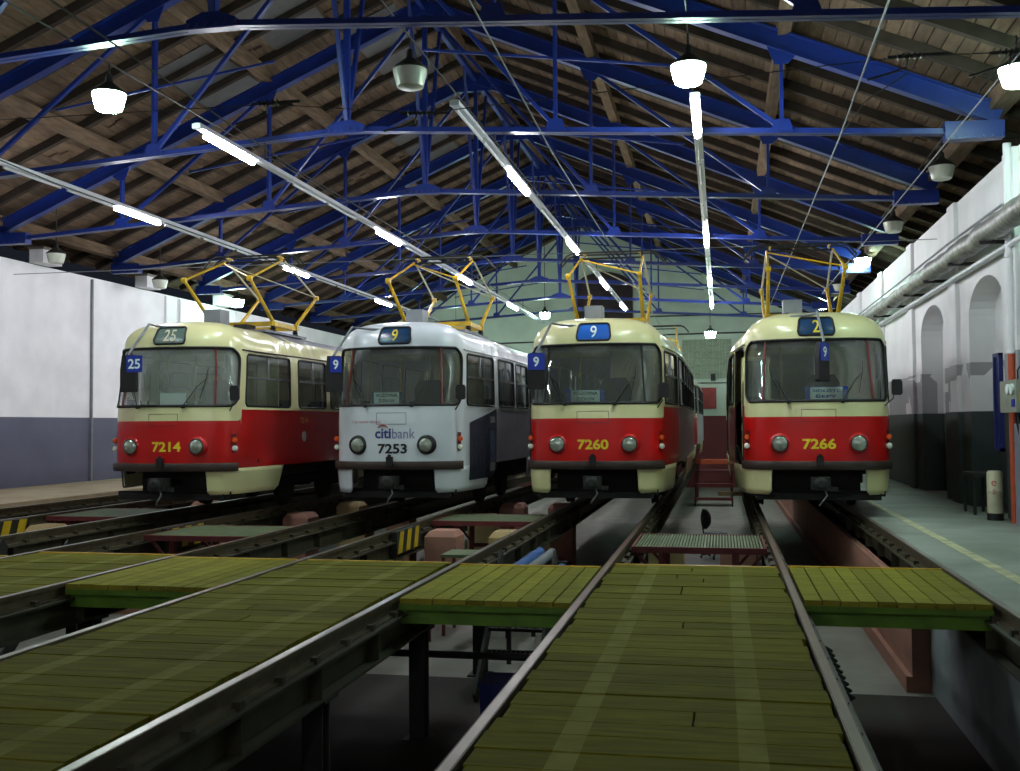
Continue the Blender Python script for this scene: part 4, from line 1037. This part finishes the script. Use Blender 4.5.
    for yb in (3.8, 10.2):
        bg = MB().box((-.9, yb - 1.3, .38), (-.8, yb + 1.3, .52)).box((.8, yb - 1.3, .38), (.9, yb + 1.3, .52)).box((-.8, yb - .2, .3), (.8, yb + .2, .5)).build('bogie', M['under'], T)
        for ya in (-.95, .95):
            w = MB().tube([(-.8, yb + ya, .35), (.8, yb + ya, .35)], .06, 12)
            for s in (-1, 1): w.lathe((s * .7175 + .035 * s, yb + ya, .35), [(.0, -.06), (.36, -.06), (.375, -.045), (.35, -.02), (.35, .05), (.1, .06), (0, .06)] if s > 0 else [(0, -.06), (.1, -.06), (.35, -.05), (.35, .02), (.375, .045), (.36, .06), (0, .06)], 28, 'x')
            w.build('wheelset', M['under'], bg, True)
    # roof equipment
    b = MB().box((-.62, 2.35, 3.03), (.62, 4.2, 3.07)); b.build('roof_walkway', M['roofgrey'], T)
    MB().box((-.36, 2.0, 3.0), (-.06, 2.35, 3.40)).build('roof_box', M['grey'], T)
    MB().lathe((-.35, 1.1, 3.0), [(.035, 0), (.035, .09), (.0, .1)], 10).build('aerial', M['black'], T)
    MB().box((-.0, 2.4, 3.07), (.25, 2.75, 3.17)).build('roof_fuse_box', M['iron'], T)
    pantograph(T, spec.get('pan', 0))
    # emblem and side number
    if spec.get('side_num'):
        fn = lambda a, bq: SF(u_at_y(2.62) + a, 1.48 + bq, .004)
        text_on('side_number', spec['num'], .12, fn, M['numyel'], T, width=.3, height=.1)
        p = SF(u_at_y(2.62), 1.2, .003)
        MB().lathe(p, [(.06, -.003), (.085, -.003), (.085, .003), (.06, .003)], 20, 'x').tube([(p[0], p[1], p[2] - .09), (p[0], p[1], p[2] + .09)], .008, 6).build('side_emblem', M['palefoil'], T)
    return T
def thing_part(name, parent):
    o = bpy.data.objects.new(name, None); COL.objects.link(o); o.parent = parent; return o
def pantograph(T, dz=0):
    P = thing_part('pantograph', T)
    zb = 3.2; f, r = 2.75, 3.75; kf, kr = 1.75, 4.75; zk = 3.88; zt = 4.40 + dz; yt = 3.25; w = .58
    MB().bar((-w - .05, f, zb), (w + .05, f, zb), .07, .08).bar((-w - .05, r, zb), (w + .05, r, zb), .07, .08).bar((-w, f - .1, zb), (-w, r + .1, zb), .06, .08).bar((w, f - .1, zb), (w, r + .1, zb), .06, .08).build('base_frame', M['yellow'], P)
    for x, y in ((-w, f), (w, f), (-w, r), (w, r)): MB().lathe((x, y, 3.06), [(.04, 0), (.06, .02), (.035, .04), (.06, .06), (.035, .08), (.05, .1)], 12).build('insulator', M['iron'], P, True)
    for s in (-1, 1):
        MB().tube([(s * w, f, zb + .03), (s * (w + .02), kf, zk)], [.038, .026], 8).build('lower_arm', M['yellow'], P, True)
        MB().tube([(s * w, r, zb + .03), (s * (w + .02), kr, zk)], [.038, .026], 8).build('lower_arm', M['yellow'], P, True)
        MB().tube([(s * (w + .02), kf, zk), (s * (w - .02), yt - .05, zt)], .02, 8).build('upper_arm', M['yellow'], P, True)
        MB().tube([(s * (w + .02), kr, zk), (s * (w - .02), yt + .05, zt)], .018, 8).build('upper_arm', M['barrel'], P, True)
        for y in (kf, kr): MB().lathe((s * (w + .02) - .04, y, zk), [(.045, 0), (.05, .02), (.05, .06), (.045, .08)], 12, 'x').build('knee_joint', M['yellow'], P, True)
    MB().tube([(-(w - .02), yt - .1, zt - .03), (w + .02, kf, zk + .01)], .014, 6).build('diagonal_tube', M['yellow'], P)
    MB().tube([(-(w - .02), yt + .1, zt - .03), (w + .02, kr, zk + .01)], .012, 6).build('diagonal_tube', M['barrel'], P)
    MB().tube([(-w, yt, zt), (w, yt, zt)], .018, 8).build('top_tube', M['iron'], P)
    hb = .09
    for dy in (-.13, .13):
        MB().tube([(-.95, yt + dy, zt - .12), (-.82, yt + dy, zt + hb - .05), (-.7, yt + dy, zt + hb), (.7, yt + dy, zt + hb), (.82, yt + dy, zt + hb - .05), (.95, yt + dy, zt - .12)], .017, 8).build('collector_strip', M['iron'], P)
    for s in (-1, 1): MB().bar((s * .5, yt - .13, zt + hb - .02), (s * .5, yt + .13, zt + hb - .02), .03, .03).bar((s * .5, yt, zt), (s * .5, yt, zt + hb), .025, .025, up=(0, 1, 0)).build('collector_link', M['yellow'], P)
ROOFV = ZS + (VT - ZS) * .36
DRHX = DRH
def col_red(roof=False, adv=False):
    def f(u, v):
        py = plan(u)[1]
        if v > ROOFV and roof and py > 1.8 and (v > ROOFV + .22 * max(0, 1 - (py - 1.8) / .9)): return 2
        if adv and abs(u) > u_at_y(2.25) and v < ROOFV: return 3
        if v < ROOFV and on_red(u, v): return 1
        return 0
    return f
RM = [M['cream'], M['red'], M['roofgrey'], M['palefoil']]
def at_px(): pass
tram1 = make_tram(dict(label='red and cream tram 7214, leftmost, with grey roof and route plate 25', mats=RM, col=col_red(True), skirt='cream', glass='glassd', no_left_skirt=True, ring='red', num='7214', num_m='numyel', dest='25', dest_m='dest_grey', dest_ink='barrel',
    arm=(((-.30, -.1), 2.9), (-.42, -.28, 2.27), 0), route='25', plate=(-.02, .24), side_num=True, gut='bumper', num_x=.06,
    card=dict(x=.12, w=.44, m='dash', inner=.98, t=[], ink='ink')), TRK[1] - .07, 14.85)
def col_white(u, v):
    py = plan(u)[1]
    if v < ROOFV and abs(u) > u_at_y(2.25) and v < 1.66: return 1
    return 0
tram2 = make_tram(dict(label='white tram 7253 with bank advertising and black headlight rims', mats=[M['white'], M['silver'], M['roofgrey'], M['palefoil']], col=col_white, skirt='white', ring='black', num='7253', num_m='black', dest='9', dest_m='dest_dark', dest_ink='numyel',
    arm=(((-.5, -.25), 2.86), (-.90, -.1, 2.27), .1), route='9', plate=(-.05, .13), num_z=1.02, num_x=.02, cuts=[u_at_y(2.25)],
    card=dict(x=-.1, w=.5, m='dest_dark', inner=.82, t=['VOZOVNA', 'ŽIŽKOV'], ink='ink')), TRK[2] + .02, 15.75)
tram3 = make_tram(dict(label='red and cream tram 7260 with bright blue route 9 box, third from the left', mats=RM, col=col_red(False, True), skirt='cream', ring='red', num='7260', num_m='numyel', dest='9', dest_m='dest_blue', dest_ink='paper', pillar='black',
    arm=(((-.5, -.2), 2.86), (-.84, -.1, 2.27), .05), route='9', plate=(-.13, .13), cuts=[u_at_y(2.25), -u_at_y(2.25)],
    card=dict(x=-.12, w=.58, m='blue_sign', inner=.76, t=['VOZOVNA', 'ŽIŽKOV'], ink='ink')), TRK[3] - .04, 15.95)
tram4 = make_tram(dict(label='red and cream tram 7266 with open front door, rightmost', mats=RM, col=col_red(), skirt='cream', ring='red', num='7266', num_m='numyel', dest='2', dest_m='dest_dark', dest_ink='numyel', open=True, mirror_out=True,
    arm=(((.0, .02), 2.93), (.06, -.32, 2.32), .9), armdir=1, route='9', plate=(-.1, .1),
    card=dict(x=.12, w=.60, m='blue_sign', inner=.76, t=['SIDLIŠTĚ', 'ŘEPY'], ink='inkblue')), TRK[4] + .07, 15.9)
# second car behind tram 7260
c2 = copy_tree(tram3); c2.location = (TRK[3] - .06, 30.8, 0); c2['label'] = 'second red and cream tram car coupled behind tram 7260, mostly hidden'
for ch in list(c2.children):
    if ch.name.split('.')[0] in ('mirror_bracket', 'destination_card', 'mirror_arm', 'fleet_number'):
        for g in list(ch.children_recursive): bpy.data.objects.remove(g)
        bpy.data.objects.remove(ch)
# adverts on tram 7253
fn = lambda a, bq: SF(a + .02, 1.245 + bq, .004)
vs, fs = text_mesh('citi', .2, .004); 
text_on('advert_logo_bold', 'citi', .2, lambda a, bq: SF(a - .13, 1.255 + bq, .004), M['citiblue'], tram2, bold=.005, width=.26, height=.155)
text_on('advert_logo_light', 'bank', .2, lambda a, bq: SF(a + .20, 1.255 + bq, .004), M['citigrey'], tram2, bold=.0, width=.36, height=.155)
pts = [SF(-.13 + .085 * math.cos(R(170 - 16 * i)), 1.325 + .06 * math.sin(R(170 - 16 * i)), .008) for i in range(11)]
MB().tube(pts, [.003 + .008 * math.sin(PI * i / 10) for i in range(11)], 6).build('advert_red_arc', M['red'], tram2)
text_on('advert_slogan', 'Citi never sleeps', .07, lambda a, bq: SF(a - .42, 1.435 + bq, .004), mat('faded_red', srgb(200, 110, 110)), tram2, width=.5, height=.055)
# dark photographic advert on the side of tram 7253
pl = densify([(u_at_y(.75), .50), (u_at_y(1.95), .50), (u_at_y(2.2), .62), (u_at_y(2.24), 1.66), (u_at_y(1.9), 1.6), (u_at_y(.75), 1.42)], .12)
pl2 = [p for p in pl]
ad = smooth_obj(region(pl2, (), (), ([u_at_y(.8 + .12 * i) for i in range(12)], [.6, .8, 1.0, 1.2, 1.4]), None, .005).build('side_advert', M['adblack'], tram2))
smooth_obj(region(rrect(u_at_y(1.78), u_at_y(2.1), .62, 1.28, .02), (), (), None, None, .008).build('advert_picture', M['adblue'], ad))
text_on('advert_caption', '530', .12, lambda a, bq: SF(u_at_y(1.95) + a, 1.47 + bq, .009), M['paper'], ad, width=.26, height=.1)
smooth_obj(region(rrect(u_at_y(1.8), u_at_y(2.08), .60, .74, .02), (), (), None, None, .010).build('advert_sticker', M['palefoil'], ad))
